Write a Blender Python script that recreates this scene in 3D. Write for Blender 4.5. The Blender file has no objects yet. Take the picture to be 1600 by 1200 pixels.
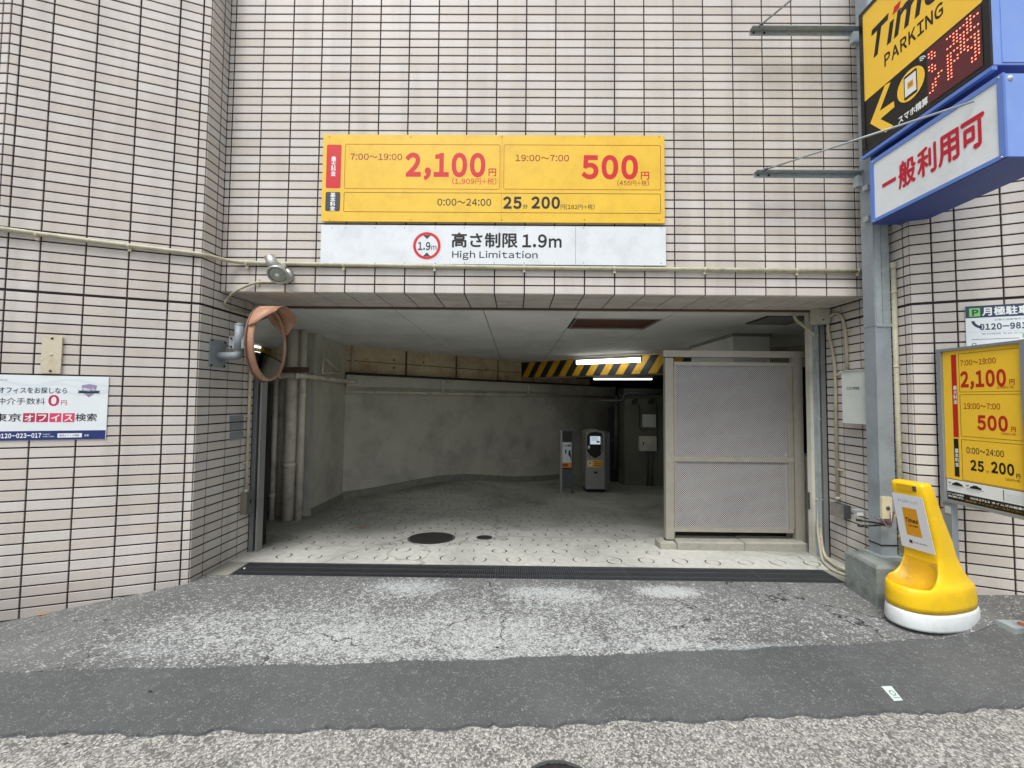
import bpy, math, random
from mathutils import Vector, Matrix
random.seed(7)
rnd = random.random
C = bpy.context.scene.collection
sc = bpy.context.scene

# ------------------------------------------------------------ camera
FL, YAW, PIT, ROL = 620.0, -0.0082826, 0.0404089, -0.0098035
EYE = 1.33
def ray(px, py):
    u, w = (px-800)/FL, (600-py)/FL
    c, s = math.cos(ROL), math.sin(ROL); u, w = c*u+s*w, -s*u+c*w
    x, y, z = u, 1.0, w
    c, s = math.cos(PIT), math.sin(PIT); y, z = c*y-s*z, s*y+c*z
    c, s = math.cos(YAW), math.sin(YAW); x, y = c*x+s*y, -s*x+c*y
    return Vector((x, y, z))
fwd = ray(800, 600).normalized()
rgt = (ray(801, 600)-ray(800, 600)).normalized()
up = rgt.cross(fwd)
cam_d = bpy.data.cameras.new('camera'); cam = bpy.data.objects.new('camera', cam_d); C.objects.link(cam)
cam.matrix_world = Matrix(((rgt.x, up.x, -fwd.x, 0), (rgt.y, up.y, -fwd.y, 0), (rgt.z, up.z, -fwd.z, EYE), (0, 0, 0, 1)))
cam_d.sensor_width = 36; cam_d.lens = FL/1600*36; cam_d.clip_start = 0.05; cam_d.clip_end = 500
sc.camera = cam

# ------------------------------------------------------------ world, sun, exposure
world = bpy.data.worlds.new("World"); sc.world = world; world.use_nodes = True
nt = world.node_tree; nt.nodes.clear()
SUN_EL, SUN_AZ = math.radians(60), math.radians(205)
sky = nt.nodes.new('ShaderNodeTexSky'); sky.sky_type = 'NISHITA'; sky.sun_disc = False
sky.sun_elevation = SUN_EL; sky.sun_rotation = SUN_AZ; sky.dust_density = 3.0; sky.air_density = 1.0
hsv = nt.nodes.new('ShaderNodeHueSaturation'); hsv.inputs['Saturation'].default_value = 0.35
bg = nt.nodes.new('ShaderNodeBackground'); bg.inputs[1].default_value = 0.12
wo = nt.nodes.new('ShaderNodeOutputWorld')
nt.links.new(sky.outputs[0], hsv.inputs['Color']); nt.links.new(hsv.outputs[0], bg.inputs[0]); nt.links.new(bg.outputs[0], wo.inputs[0])
sl = bpy.data.lights.new('sun', 'SUN'); sl.energy = 1.55; sl.angle = math.radians(24); sl.color = (1, .985, .96)
sun = bpy.data.objects.new('sun', sl); C.objects.link(sun)
# direction to the sun: azimuth measured clockwise from +Y, as the sky texture does
sd = Vector((math.sin(SUN_AZ)*math.cos(SUN_EL), math.cos(SUN_AZ)*math.cos(SUN_EL), math.sin(SUN_EL)))
sun.rotation_euler = sd.to_track_quat('Z', 'Y').to_euler()
sc.view_settings.view_transform = 'Standard'; sc.view_settings.look = 'None'
sc.view_settings.exposure = 0.6; sc.view_settings.gamma = 1.0; sc.view_settings.use_curve_mapping = False
sc.render.engine = 'CYCLES'; sc.cycles.max_bounces = 10; sc.cycles.diffuse_bounces = 6

# ------------------------------------------------------------ measured lines of the place (metres)
FY = 3.044          # the front plane of the tiled wall over the entrance
ROW, COL, Z0 = 0.0683, 0.233, 2.150
CX0 = -2.2665       # a vertical joint of the front wall
L0, LJ = (-2.315, 2.866), (-2.288, 3.451)
LA = 0.336; LF = (L0[0]-1.11*math.cos(LA), L0[1]-1.11*math.sin(LA))
R0, RJ = (2.705, 2.718), (2.734, 3.506)
RA = 0.3823; RF = (R0[0]+2.6*math.cos(RA), R0[1]-2.6*math.sin(RA))
CZ = 2.15           # garage ceiling
SOF = 0.46          # depth of the soffit

def onY(px, py, Y):
    r = ray(px, py); r *= Y/r.y; r.z += EYE; return r
def onX(px, py, X):
    r = ray(px, py); r *= X/r.x; r.z += EYE; return r
def onZ(px, py, Z):
    r = ray(px, py); r *= (Z-EYE)/r.z; r.z += EYE; return r
def onW(px, py, p, q):
    r = ray(px, py); n = (-(q[1]-p[1]), q[0]-p[0]); t = (n[0]*p[0]+n[1]*p[1])/(n[0]*r.x+n[1]*r.y)
    r *= t; r.z += EYE; return r
def proj(v):
    d = Vector((v[0], v[1], v[2]-EYE)); y = d.dot(fwd)
    if y < 0.05: return (-9999, -9999)
    return (800+FL*d.dot(rgt)/y, 600-FL*d.dot(up)/y)
def smooth(t):
    t = max(0., min(1., t)); return t*t*(3-2*t)
def ground(x, y):
    s = -0.12*max(0, -2.3-x) + 0.21*max(0, x-2.45) - 0.06*max(0, -3.3-x)*-1
    if x > 3.2: s = 0.17+0.03*(x-3.2)
    return s*(0.3+0.7*smooth((y-1.8)/0.7))
def floor_z(x, y):
    if y < 3.4: return 0.0
    z = -0.085*(y-3.4)+0.17*math.exp(-((x+1.2)**2+(y-7.4)**2)/1.8)
    return z*smooth((y-3.3)/0.8+0.2)
def onG(px, py, f=ground):
    z = 0
    for _ in range(12):
        v = onZ(px, py, z); z = f(v.x, v.y)
    return v

# ------------------------------------------------------------ helpers
def lin(h):
    h = h.lstrip('#'); o = []
    for i in (0, 2, 4):
        c = int(h[i:i+2], 16)/255; o.append(c/12.92 if c <= .04045 else ((c+.055)/1.055)**2.4)
    return tuple(o)
def scale(c, k): return tuple(x*k for x in c)
MATS = {}
def mat(name, col, rough=.6, metal=0., var=.08, nscale=6., bump=0., bscale=80., spec=.5, dirt=None, dscale=2.5, damt=.35, emit=None, estr=1., coat=0.):
    """procedural paint/stone/metal: base colour with soft and fine variation, optional blotchy dirt and fine relief"""
    if name in MATS: return MATS[name]
    m = bpy.data.materials.new(name); m.use_nodes = True; n = m.node_tree.nodes; l = m.node_tree.links
    b = n['Principled BSDF']; b.inputs['Roughness'].default_value = rough; b.inputs['Metallic'].default_value = metal
    b.inputs['Specular IOR Level'].default_value = spec; b.inputs['Coat Weight'].default_value = coat
    geo = n.new('ShaderNodeNewGeometry')
    t = n.new('ShaderNodeTexNoise'); t.inputs['Scale'].default_value = nscale; t.inputs['Detail'].default_value = 6; t.inputs['Roughness'].default_value = .65
    l.new(geo.outputs['Position'], t.inputs['Vector'])
    r = n.new('ShaderNodeMapRange'); r.inputs[1].default_value = .3; r.inputs[2].default_value = .7; r.inputs[3].default_value = 1-var; r.inputs[4].default_value = 1+var
    l.new(t.outputs['Fac'], r.inputs[0])
    mx = n.new('ShaderNodeMix'); mx.data_type = 'RGBA'; mx.blend_type = 'MULTIPLY'; mx.inputs[0].default_value = 1
    mx.inputs[6].default_value = (*col, 1); l.new(r.outputs[0], mx.inputs[7])
    out = mx.outputs[2]
    if dirt is not None:
        d = n.new('ShaderNodeTexNoise'); d.inputs['Scale'].default_value = dscale; d.inputs['Detail'].default_value = 8; d.inputs['Roughness'].default_value = .7
        l.new(geo.outputs['Position'], d.inputs['Vector'])
        dr = n.new('ShaderNodeMapRange'); dr.inputs[1].default_value = .48; dr.inputs[2].default_value = .72; dr.inputs[3].default_value = 0; dr.inputs[4].default_value = damt
        l.new(d.outputs['Fac'], dr.inputs[0])
        mx2 = n.new('ShaderNodeMix'); mx2.data_type = 'RGBA'; l.new(dr.outputs[0], mx2.inputs[0]); l.new(out, mx2.inputs[6]); mx2.inputs[7].default_value = (*dirt, 1)
        out = mx2.outputs[2]
    l.new(out, b.inputs['Base Color'])
    if bump > 0:
        bt = n.new('ShaderNodeTexNoise'); bt.inputs['Scale'].default_value = bscale; bt.inputs['Detail'].default_value = 4
        l.new(geo.outputs['Position'], bt.inputs['Vector'])
        bp = n.new('ShaderNodeBump'); bp.inputs['Strength'].default_value = bump; bp.inputs['Distance'].default_value = .01
        l.new(bt.outputs['Fac'], bp.inputs['Height']); l.new(bp.outputs[0], b.inputs['Normal'])
    if emit: b.inputs['Emission Color'].default_value = (*emit, 1); b.inputs['Emission Strength'].default_value = estr
    MATS[name] = m; return m

def orph(name, me, m, parent=None, label=None, cat=None, group=None, kind=None):
    if m is not None and len(me.materials) == 0: me.materials.append(m)
    o = bpy.data.objects.new(name, me); C.objects.link(o)
    if parent is not None: o.parent = parent
    return tag(o, label, cat, group, kind)
def tag(o, label=None, cat=None, group=None, kind=None):
    if label: o['label'] = label
    if cat: o['category'] = cat
    if group: o['group'] = group
    if kind: o['kind'] = kind
    return o
def thing(name, label, cat, group=None, loc=(0, 0, 0)):
    o = bpy.data.objects.new(name, None); C.objects.link(o); o.empty_display_size = .1
    return tag(o, label, cat, group, 'thing')

class MB:
    def __init__(s): s.v = []; s.f = []; s.sm = []
    def add(s, vs, fs, smooth=False):
        o = len(s.v); s.v += [tuple(v) for v in vs]; s.f += [tuple(i+o for i in f) for f in fs]; s.sm += [smooth]*len(fs); return s
    def box(s, x0, x1, y0, y1, z0, z1):
        v = [(x, y, z) for z in (z0, z1) for y in (y0, y1) for x in (x0, x1)]
        return s.add(v, [(0, 2, 3, 1), (4, 5, 7, 6), (0, 1, 5, 4), (2, 6, 7, 3), (0, 4, 6, 2), (1, 3, 7, 5)])
    def obox(s, o, a, b, c, ch=0.0):
        """box from corner o with edge vectors a, b, c"""
        o, a, b, c = Vector(o), Vector(a), Vector(b), Vector(c)
        if a.cross(b).dot(c) < 0: o = o+c; c = -c
        v = [o+i*a+j*b+k*c for k in (0, 1) for j in (0, 1) for i in (0, 1)]
        return s.add(v, [(0, 2, 3, 1), (4, 5, 7, 6), (0, 1, 5, 4), (2, 6, 7, 3), (0, 4, 6, 2), (1, 3, 7, 5)])
    def rbox(s, o, a, b, c, r=.01, seg=3):
        """box rounded in the a-b plane, thickness c"""
        o, a, b, c = Vector(o), Vector(a), Vector(b), Vector(c)
        la, lb = a.length, b.length; ua, ub = a/la, b/lb
        pts = []
        for cx, cy, a0 in ((la-r, lb-r, 0), (r, lb-r, 90), (r, r, 180), (la-r, r, 270)):
            for k in range(seg+1):
                t = math.radians(a0+90*k/seg); pts.append(o+ua*(cx+r*math.cos(t))+ub*(cy+r*math.sin(t)))
        return s.prism(pts, c)
    def prism(s, pts, c):
        n = len(pts); c = Vector(c); pts = [Vector(p) for p in pts]
        nn = Vector((0, 0, 0))
        for i in range(n): nn += pts[i].cross(pts[(i+1) % n])
        if nn.dot(c) < 0: pts = pts[::-1]
        v = pts+[p+c for p in pts]
        return s.add(v, [tuple(range(n))[::-1], tuple(range(n, 2*n))]+[(i, (i+1) % n, n+(i+1) % n, n+i) for i in range(n)])
    def tube(s, path, r, seg=10, caps=True):
        path = [Vector(p) for p in path]; n = len(path); rs = r if isinstance(r, (list, tuple)) else [r]*n
        vs = []; prev = None
        for i, p in enumerate(path):
            t = (path[min(i+1, n-1)]-path[max(i-1, 0)]).normalized()
            if prev is None:
                a = Vector((0, 0, 1)) if abs(t.z) < .9 else Vector((1, 0, 0)); u = t.cross(a).normalized()
            else: u = (prev-t*prev.dot(t)).normalized()
            prev = u; w = t.cross(u)
            vs += [p+(u*math.cos(2*math.pi*k/seg)+w*math.sin(2*math.pi*k/seg))*rs[i] for k in range(seg)]
        fs = [(i*seg+k, i*seg+(k+1) % seg, (i+1)*seg+(k+1) % seg, (i+1)*seg+k) for i in range(n-1) for k in range(seg)]
        s.add(vs, fs, True)
        if caps:
            o = len(s.v)-len(vs); s.f += [tuple(o+k for k in range(seg))[::-1], tuple(o+(n-1)*seg+k for k in range(seg))]; s.sm += [False]*2
        return s
    def lathe(s, prof, c, ax, u, seg=24, smooth=True):
        """profile [(radius, height)] about axis ax at c"""
        c, ax, u = Vector(c), Vector(ax).normalized(), Vector(u).normalized(); w = ax.cross(u); n = len(prof)
        vs = [c+ax*h+(u*math.cos(2*math.pi*k/seg)+w*math.sin(2*math.pi*k/seg))*r for r, h in prof for k in range(seg)]
        return s.add(vs, [(i*seg+k, i*seg+(k+1) % seg, (i+1)*seg+(k+1) % seg, (i+1)*seg+k) for i in range(n-1) for k in range(seg)], smooth)
    def mesh(s, name):
        me = bpy.data.meshes.new(name); me.from_pydata(s.v, [], s.f)
        me.polygons.foreach_set('use_smooth', s.sm); me.update(); return me
    def build(s, name, m, parent=None, **k): return orph(name, s.mesh(name), m, parent, **k)

def bend(pts, r=.04, n=6):
    """polyline with rounded corners"""
    pts = [Vector(p) for p in pts]; out = [pts[0]]
    for i in range(1, len(pts)-1):
        a, b, c = pts[i-1], pts[i], pts[i+1]; d1 = (a-b); d2 = (c-b); q = min(r, d1.length*.45, d2.length*.45)
        p0 = b+d1.normalized()*q; p1 = b+d2.normalized()*q
        for k in range(n+1):
            t = k/n; out.append(p0*(1-t)**2+b*2*t*(1-t)+p1*t*t)
    out.append(pts[-1]); return out

# ------------------------------------------------------------ lettering
_tc = {}
def _raw(ch, bold):
    key = (ch, bold)
    if key in _tc: return _tc[key]
    cu = bpy.data.curves.new('lettering', 'FONT'); cu.body = ch; cu.size = 1; cu.offset = bold; cu.resolution_u = 4
    o = bpy.data.objects.new('lettering_source', cu); me = bpy.data.meshes.new_from_object(o)
    v = [(p.co.x, p.co.y) for p in me.vertices]; f = [tuple(p.vertices) for p in me.polygons]
    bpy.data.objects.remove(o); bpy.data.curves.remove(cu); bpy.data.meshes.remove(me)
    _tc[key] = (v, f); return v, f
def glyphs(body, bold=0., shear=0., space=1., line=1., cjk_only=False):
    """sans-serif letters laid out one by one; Latin characters are drawn with their full-width forms and closed up"""
    V = []; F = []
    for li, txt in enumerate(body.split('\n')):
        x = 0.
        for ch in txt:
            if ch == ' ': x += .3; continue
            latin = 33 <= ord(ch) < 0x250
            c2 = chr(ord(ch)+0xFEE0) if latin and ord(ch) < 127 else ch
            v, f = _raw(c2, bold if latin else 0.)
            if not v: continue
            x0 = min(p[0] for p in v); x1 = max(p[0] for p in v)
            o = len(V)
            if latin or ch in '〜＋':
                g = .055*space; dx = x+g-x0; adv = x1-x0+2*g
            else: dx = x; adv = 1.0*space
            if not (cjk_only and latin): V += [(p[0]+dx+shear*p[1], p[1]-li*line) for p in v]
            if not (cjk_only and latin): F += [tuple(i+o for i in q) for q in f]
            x += adv
    return V, F

class Plane:
    """a vertical printed face. p, q: plan points; off: distance in front of it. u runs along p->q."""
    def __init__(s, p, q, off=0.):
        s.p = Vector((p[0], p[1], 0)); e = Vector((q[0]-p[0], q[1]-p[1], 0)); s.u = e.normalized()
        s.n = Vector((s.u.y, -s.u.x, 0))
        if s.n.dot(-s.p) < 0: s.n = -s.n
        s.p += s.n*off; s.k = {}
    def uv(s, px, py):
        v = onW(px, py, (s.p.x, s.p.y), (s.p.x+s.u.x, s.p.y+s.u.y)); return ((v-s.p).dot(s.u), v.z)
    def at(s, u, z, d=0.): return s.p+s.u*u+Vector((0, 0, z))+s.n*d
    def box(s, x0, x1, yt, yb):
        xm, ym = (x0+x1)/2, (yt+yb)/2
        return (s.uv(x0, ym)[0], s.uv(x1, ym)[0], s.uv(xm, yb)[1], s.uv(xm, yt)[1])
    # layers of print: level k lies k*0.5 mm proud of the face
    def put(s, colour, level, vs, fs):
        mb = s.k.setdefault(colour, MB()); fl = []
        for f in fs: fl.append(f)
        pts = [s.at(u, z, .0006*level) for u, z in vs]
        # make faces look outward
        if fs:
            f = fs[0]; nn = (pts[f[1]]-pts[f[0]]).cross(pts[f[2]]-pts[f[1]])
            if nn.dot(s.n) < 0: fl = [tuple(reversed(f)) for f in fl]
        mb.add(pts, fl)
    def rect(s, colour, level, b, r=0.):
        u0, u1, z0, z1 = b
        if r <= 0: s.put(colour, level, [(u0, z0), (u1, z0), (u1, z1), (u0, z1)], [(0, 1, 2, 3)]); return
        pts = s.rr(b, r); s.put(colour, level, pts, [tuple(range(len(pts)))])
    def rr(s, b, r, seg=4):
        u0, u1, z0, z1 = b; pts = []
        for cx, cy, a0 in ((u1-r, z1-r, 0), (u0+r, z1-r, 90), (u0+r, z0+r, 180), (u1-r, z0+r, 270)):
            for k in range(seg+1):
                t = math.radians(a0+90*k/seg); pts.append((cx+r*math.cos(t), cy+r*math.sin(t)))
        return pts
    def outline(s, colour, level, b, w=.0022, r=.015):
        u0, u1, z0, z1 = b
        a = s.rr(b, r); c = s.rr((u0+w, u1-w, z0+w, z1-w), max(r-w, .001)); n = len(a)
        s.put(colour, level, a+c, [(i, (i+1) % n, n+(i+1) % n, n+i) for i in range(n)])
    def text(s, colour, level, body, b, bold=0., shear=0., space=1., line=1.):
        v, f = glyphs(body, bold, shear, space, line)
        if not v: return
        x0 = min(p[0] for p in v); x1 = max(p[0] for p in v); y0 = min(p[1] for p in v); y1 = max(p[1] for p in v)
        u0, u1, z0, z1 = b
        ku, kz = (u1-u0)/(x1-x0), (z1-z0)/(y1-y0)
        s.put(colour, level, [(u0+(p[0]-x0)*ku, z0+(p[1]-y0)*kz) for p in v], f)
        # heavier strokes for the Japanese characters: overprinted with tiny shifts, each a hair above the last
        if bold >= .012 and any(ord(c) > 0x2FF for c in body):
            v2, f2 = glyphs(body, bold, shear, space, line, True); d = bold*.9
            if f2:
                for k, (dx, dy) in enumerate(((d, 0), (-d, 0), (0, d), (0, -d))):
                    s.put(colour, level+.12*(k+1), [(u0+(p[0]+dx-x0)*ku, z0+(p[1]+dy-y0)*kz) for p in v2], f2)
    def disc(s, colour, level, c, ru, rz=None, seg=28):
        rz = rz or ru
        s.put(colour, level, [(c[0]+ru*math.cos(2*math.pi*k/seg), c[1]+rz*math.sin(2*math.pi*k/seg)) for k in range(seg)], [tuple(range(seg))])
    def ring(s, colour, level, c, r0, r1, seg=32):
        a = [(c[0]+r*math.cos(2*math.pi*k/seg), c[1]+r*math.sin(2*math.pi*k/seg)) for r in (r0, r1) for k in range(seg)]
        s.put(colour, level, a, [(k, (k+1) % seg, seg+(k+1) % seg, seg+k) for k in range(seg)])
    def poly(s, colour, level, pts): s.put(colour, level, pts, [tuple(range(len(pts)))])
    def flush(s, parent):
        for c, mb in s.k.items(): mb.build('lettering' if c[0] == 't' else 'printed_field', INK[c[1:]], parent, kind='stuff')
        s.k = {}

INK = {n: mat('ink_'+n, lin(h), .45, var=.03, nscale=9) for n, h in dict(yellow='#f2c534', yellow2='#fccd42', orange='#dc9a12', red='#cf1a22', red2='#b8201c', darkred='#9c2a1a', black='#15130f', grey='#3c3c40', white='#e9edee', paper='#e3eaec', blue='#1f2f6e', navy='#1c3148', slate='#2f4356', green='#7fd06a', pink='#bb2a55', pink2='#d8406a', pale='#c9d4da', lilac='#9b8bb0', crimson='#bf1230', gold='#a88a3a', midgrey='#85898c', wave='#d9e4e8').items()}
INK['yellow_dirty'] = mat('ink_yellow_dirty', lin('#edc23a'), .42, var=.05, nscale=4, dirt=lin('#b98a20'), dscale=6, damt=.3)
INK['white_dirty'] = mat('ink_white_dirty', lin('#dfe5e8'), .45, var=.04, nscale=4, dirt=lin('#a9aeb0'), dscale=5, damt=.35)

# ------------------------------------------------------------ wall tile material
def tile_mat(name, c0, c1, c2):
    m = bpy.data.materials.new(name); m.use_nodes = True; n = m.node_tree.nodes; l = m.node_tree.links
    b = n['Principled BSDF']; b.inputs['Roughness'].default_value = .48; b.inputs['Specular IOR Level'].default_value = .4
    g = n.new('ShaderNodeNewGeometry'); oi = n.new('ShaderNodeObjectInfo')
    ad = n.new('ShaderNodeMath'); ad.operation = 'ADD'; l.new(g.outputs['Random Per Island'], ad.inputs[0]); l.new(oi.outputs['Random'], ad.inputs[1])
    fr = n.new('ShaderNodeMath'); fr.operation = 'FRACT'; l.new(ad.outputs[0], fr.inputs[0])
    cr = n.new('ShaderNodeValToRGB'); e = cr.color_ramp.elements; e[0].position = 0; e[0].color = (*c0, 1); e[1].position = 1; e[1].color = (*c2, 1)
    x = cr.color_ramp.elements.new(.45); x.color = (*c1, 1); l.new(fr.outputs[0], cr.inputs[0])
    # broad weathering, fine speckle and the drawn grain that runs along each tile
    sp = n.new('ShaderNodeTexNoise'); sp.inputs['Scale'].default_value = 140; sp.inputs['Detail'].default_value = 3; l.new(g.outputs['Position'], sp.inputs['Vector'])
    spr = n.new('ShaderNodeMapRange'); spr.inputs[1].default_value = .3; spr.inputs[2].default_value = .7; spr.inputs[3].default_value = .95; spr.inputs[4].default_value = 1.05; l.new(sp.outputs['Fac'], spr.inputs[0])
    mp = n.new('ShaderNodeMapping'); mp.inputs['Scale'].default_value = (6, 6, 260); l.new(g.outputs['Position'], mp.inputs['Vector'])
    gn = n.new('ShaderNodeTexNoise'); gn.inputs['Scale'].default_value = 1; gn.inputs['Detail'].default_value = 3; l.new(mp.outputs[0], gn.inputs['Vector'])
    gr = n.new('ShaderNodeMapRange'); gr.inputs[1].default_value = .3; gr.inputs[2].default_value = .7; gr.inputs[3].default_value = .965; gr.inputs[4].default_value = 1.035; l.new(gn.outputs['Fac'], gr.inputs[0])
    bn = n.new('ShaderNodeTexNoise'); bn.inputs['Scale'].default_value = 1.3; bn.inputs['Detail'].default_value = 5; l.new(g.outputs['Position'], bn.inputs['Vector'])
    br = n.new('ShaderNodeMapRange'); br.inputs[1].default_value = .35; br.inputs[2].default_value = .7; br.inputs[3].default_value = 1.03; br.inputs[4].default_value = .93; l.new(bn.outputs['Fac'], br.inputs[0])
    # darker pits
    pt = n.new('ShaderNodeTexVoronoi'); pt.inputs['Scale'].default_value = 45; l.new(g.outputs['Position'], pt.inputs['Vector'])
    pr = n.new('ShaderNodeMapRange'); pr.inputs[1].default_value = .04; pr.inputs[2].default_value = .09; pr.inputs[3].default_value = .72; pr.inputs[4].default_value = 1; l.new(pt.outputs['Distance'], pr.inputs[0])
    ms = n.new('ShaderNodeMapping'); ms.inputs['Scale'].default_value = (7, 7, .55); l.new(g.outputs['Position'], ms.inputs['Vector'])
    st = n.new('ShaderNodeTexNoise'); st.inputs['Scale'].default_value = 1; st.inputs['Detail'].default_value = 5; l.new(ms.outputs[0], st.inputs['Vector'])
    sr = n.new('ShaderNodeMapRange'); sr.inputs[1].default_value = .45; sr.inputs[2].default_value = .75; sr.inputs[3].default_value = 1.01; sr.inputs[4].default_value = .84; l.new(st.outputs['Fac'], sr.inputs[0])
    m0 = n.new('ShaderNodeMath'); m0.operation = 'MULTIPLY'; l.new(spr.outputs[0], m0.inputs[0]); l.new(sr.outputs[0], m0.inputs[1]); spr = m0
    m1 = n.new('ShaderNodeMath'); m1.operation = 'MULTIPLY'; l.new(spr.outputs[0], m1.inputs[0]); l.new(gr.outputs[0], m1.inputs[1])
    m2 = n.new('ShaderNodeMath'); m2.operation = 'MULTIPLY'; l.new(m1.outputs[0], m2.inputs[0]); l.new(br.outputs[0], m2.inputs[1])
    m3 = n.new('ShaderNodeMath'); m3.operation = 'MULTIPLY'; l.new(m2.outputs[0], m3.inputs[0]); l.new(pr.outputs[0], m3.inputs[1])
    mx = n.new('ShaderNodeMix'); mx.data_type = 'RGBA'; mx.blend_type = 'MULTIPLY'; mx.inputs[0].default_value = 1; l.new(cr.outputs[0], mx.inputs[6]); l.new(m3.outputs[0], mx.inputs[7])
    # grime near the pavement: a splash zone with a ragged upper edge
    sx = n.new('ShaderNodeSeparateXYZ'); l.new(g.outputs['Position'], sx.inputs[0])
    az = n.new('ShaderNodeMath'); az.operation = 'MULTIPLY_ADD'; l.new(bn.outputs['Fac'], az.inputs[0]); az.inputs[1].default_value = -.35; l.new(sx.outputs['Z'], az.inputs[2])
    dz = n.new('ShaderNodeMapRange'); dz.inputs[1].default_value = -.25; dz.inputs[2].default_value = .02; dz.inputs[3].default_value = .4; dz.inputs[4].default_value = 0; l.new(az.outputs[0], dz.inputs[0])
    mg = n.new('ShaderNodeMix'); mg.data_type = 'RGBA'; l.new(dz.outputs[0], mg.inputs[0]); l.new(mx.outputs[2], mg.inputs[6]); mg.inputs[7].default_value = (*lin('#77706a'), 1)
    l.new(mg.outputs[2], b.inputs['Base Color'])
    bp = n.new('ShaderNodeBump'); bp.inputs['Strength'].default_value = .25; bp.inputs['Distance'].default_value = .002; l.new(gn.outputs['Fac'], bp.inputs['Height']); l.new(bp.outputs[0], b.inputs['Normal'])
    return m
M_TILE = tile_mat('glazed_wall_tile', lin('#c8c1b7'), lin('#cdc7be'), lin('#d2cec7'))
M_GREYTILE = mat('grey_repair_tile', lin('#83888a'), .5, var=.06)
M_JOINT = mat('dark_tile_joint', lin('#30262b'), .9, var=.15, nscale=30)
REC = .0065
_tm = {}
def tile_mesh(w, h):
    k = (round(w, 3), round(h, 3))
    if k in _tm: return _tm[k]
    w, h = k; c = .0016; v = []
    for y, i in ((-.001, 0), (REC-c, 0), (REC, c)):
        v += [(-w/2+i, y, -h/2+i), (w/2-i, y, -h/2+i), (w/2-i, y, h/2-i), (-w/2+i, y, h/2-i)]
    f = []
    for a in (0, 4): f += [(a+i, a+(i+1) % 4, a+4+(i+1) % 4, a+4+i) for i in range(4)]
    f.append((8, 9, 10, 11))
    # outward: +y is out, so wind the front face accordingly
    f = [tuple(reversed(q)) for q in f]
    me = bpy.data.meshes.new('tile'); me.from_pydata(v, [], f); me.update(); me.materials.append(M_TILE); _tm[k] = me; return me

def tile_wall(name, label, faces, body, grey=()):
    """faces: list of (corner, axis_u, axis_v, normal, [(u0,u1,v0,v1)...])"""
    t = thing(name, label, 'tiled wall')
    body(t)
    tiles = []
    for O, U, V, N, cells in faces:
        for u0, u1, v0, v1 in cells:
            c = O+U*((u0+u1)/2)+V*((v0+v1)/2)
            q = [proj(O+U*a+V*b) for a, b in ((u0, v0), (u1, v0), (u1, v1), (u0, v1))]
            area = 0
            if all(-40 < p[0] < 1640 and -40 < p[1] < 1240 for p in q):
                area = abs(sum(q[i][0]*q[(i+1) % 4][1]-q[(i+1) % 4][0]*q[i][1] for i in range(4))/2)
            tiles.append((area, c, U, V, N, u1-u0, v1-v0))
    tiles.sort(key=lambda x: -x[0])
    big = [q for q in tiles if q[0] > 0][:299]; rest = tiles[len(big):]
    for a, c, U, V, N, w, h in big:
        me = tile_mesh(w, h); o = bpy.data.objects.new('tile', me); C.objects.link(o); o.parent = t
        x = N.cross(V)
        c = c-N*REC+N*(rnd()-.5)*.0008
        o.matrix_world = Matrix(((x.x, N.x, V.x, c.x), (x.y, N.y, V.y, c.y), (x.z, N.z, V.z, c.z), (0, 0, 0, 1)))
    mb = MB()
    for a, c, U, V, N, w, h in rest:
        me = tile_mesh(w, h); x = N.cross(V); c = c-N*REC+N*(rnd()-.5)*.0008
        mb.add([c+x*p.co.x+N*p.co.y+V*p.co.z for p in me.vertices], [tuple(p.vertices) for p in me.polygons])
    if rest: mb.build('tile_field', M_TILE, t, kind='stuff')
    return t

G = .0050   # half a joint
ZMAX = 5.3
def rows(j0, j1, base=Z0):
    for j in range(j0, j1):
        a, b = base+ROW*j+G, base+ROW*(j+1)-G
        if j == -2: a += .004
        if j == -3: b -= .004
        yield j, a, b
NR = int((ZMAX-Z0)/ROW)
Zv = Vector((0, 0, 1))
def vface(p, q, joints, gap0=G, gap1=G, j0=-35, skip=None, zlow=None):
    """tiles on the vertical face from p towards q; joints are distances from p"""
    pv = Vector((p[0], p[1], 0)); U = Vector((q[0]-p[0], q[1]-p[1], 0)).normalized(); N = Vector((U.y, -U.x, 0))
    if N.dot(-pv) < 0: N = -N
    cells = []
    for i in range(len(joints)-1):
        a = joints[i]+(gap0 if i == 0 else G); b = joints[i+1]-(gap1 if i == len(joints)-2 else G)
        m = pv+U*((a+b)/2); gz = ground(m.x, m.y) if m.y < 3.3 else 0
        for j, z0, z1 in rows(j0, NR):
            if skip and skip(i, j): continue
            if z1 < gz-.03: continue
            cells.append((a, b, z0, z1))
    return (pv, U, Zv, N, cells)

# left wall: street face turned 19 degrees, the far facet, and the return into the entrance
def left_body(t):
    u = Vector((LF[0]-L0[0], LF[1]-L0[1], 0)).normalized(); n = Vector((u.y, -u.x, 0)); n = n if n.dot(-Vector((*L0, 0))) > 0 else -n
    r = Vector((LJ[0]-L0[0], LJ[1]-L0[1], 0)).normalized(); m = Vector((r.y, -r.x, 0)); m = m if m.dot(-Vector((*L0, 0))) > 0 else -m
    # joint bed: recessed plan outline extruded
    def off(P, d): return (P[0]+d.x*-REC, P[1]+d.y*-REC)
    a = Vector((*L0, 0))-n*REC-m*REC*.9
    pl = [a, Vector((LJ[0]-m.x*REC, LJ[1], 0)), Vector((-2.75, 3.451, 0)), Vector((-2.75, 4.2, 0)), Vector((-8.5, 4.2, 0)), Vector((-8.5, LF[1]+REC, 0)), Vector((LF[0]-n.x*REC, LF[1]+REC, 0))]
    pl = [Vector((p.x, p.y, -.5)) for p in pl]
    MB().prism(pl, (0, 0, ZMAX+.5)).build('joint_bed', M_JOINT, t)
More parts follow.
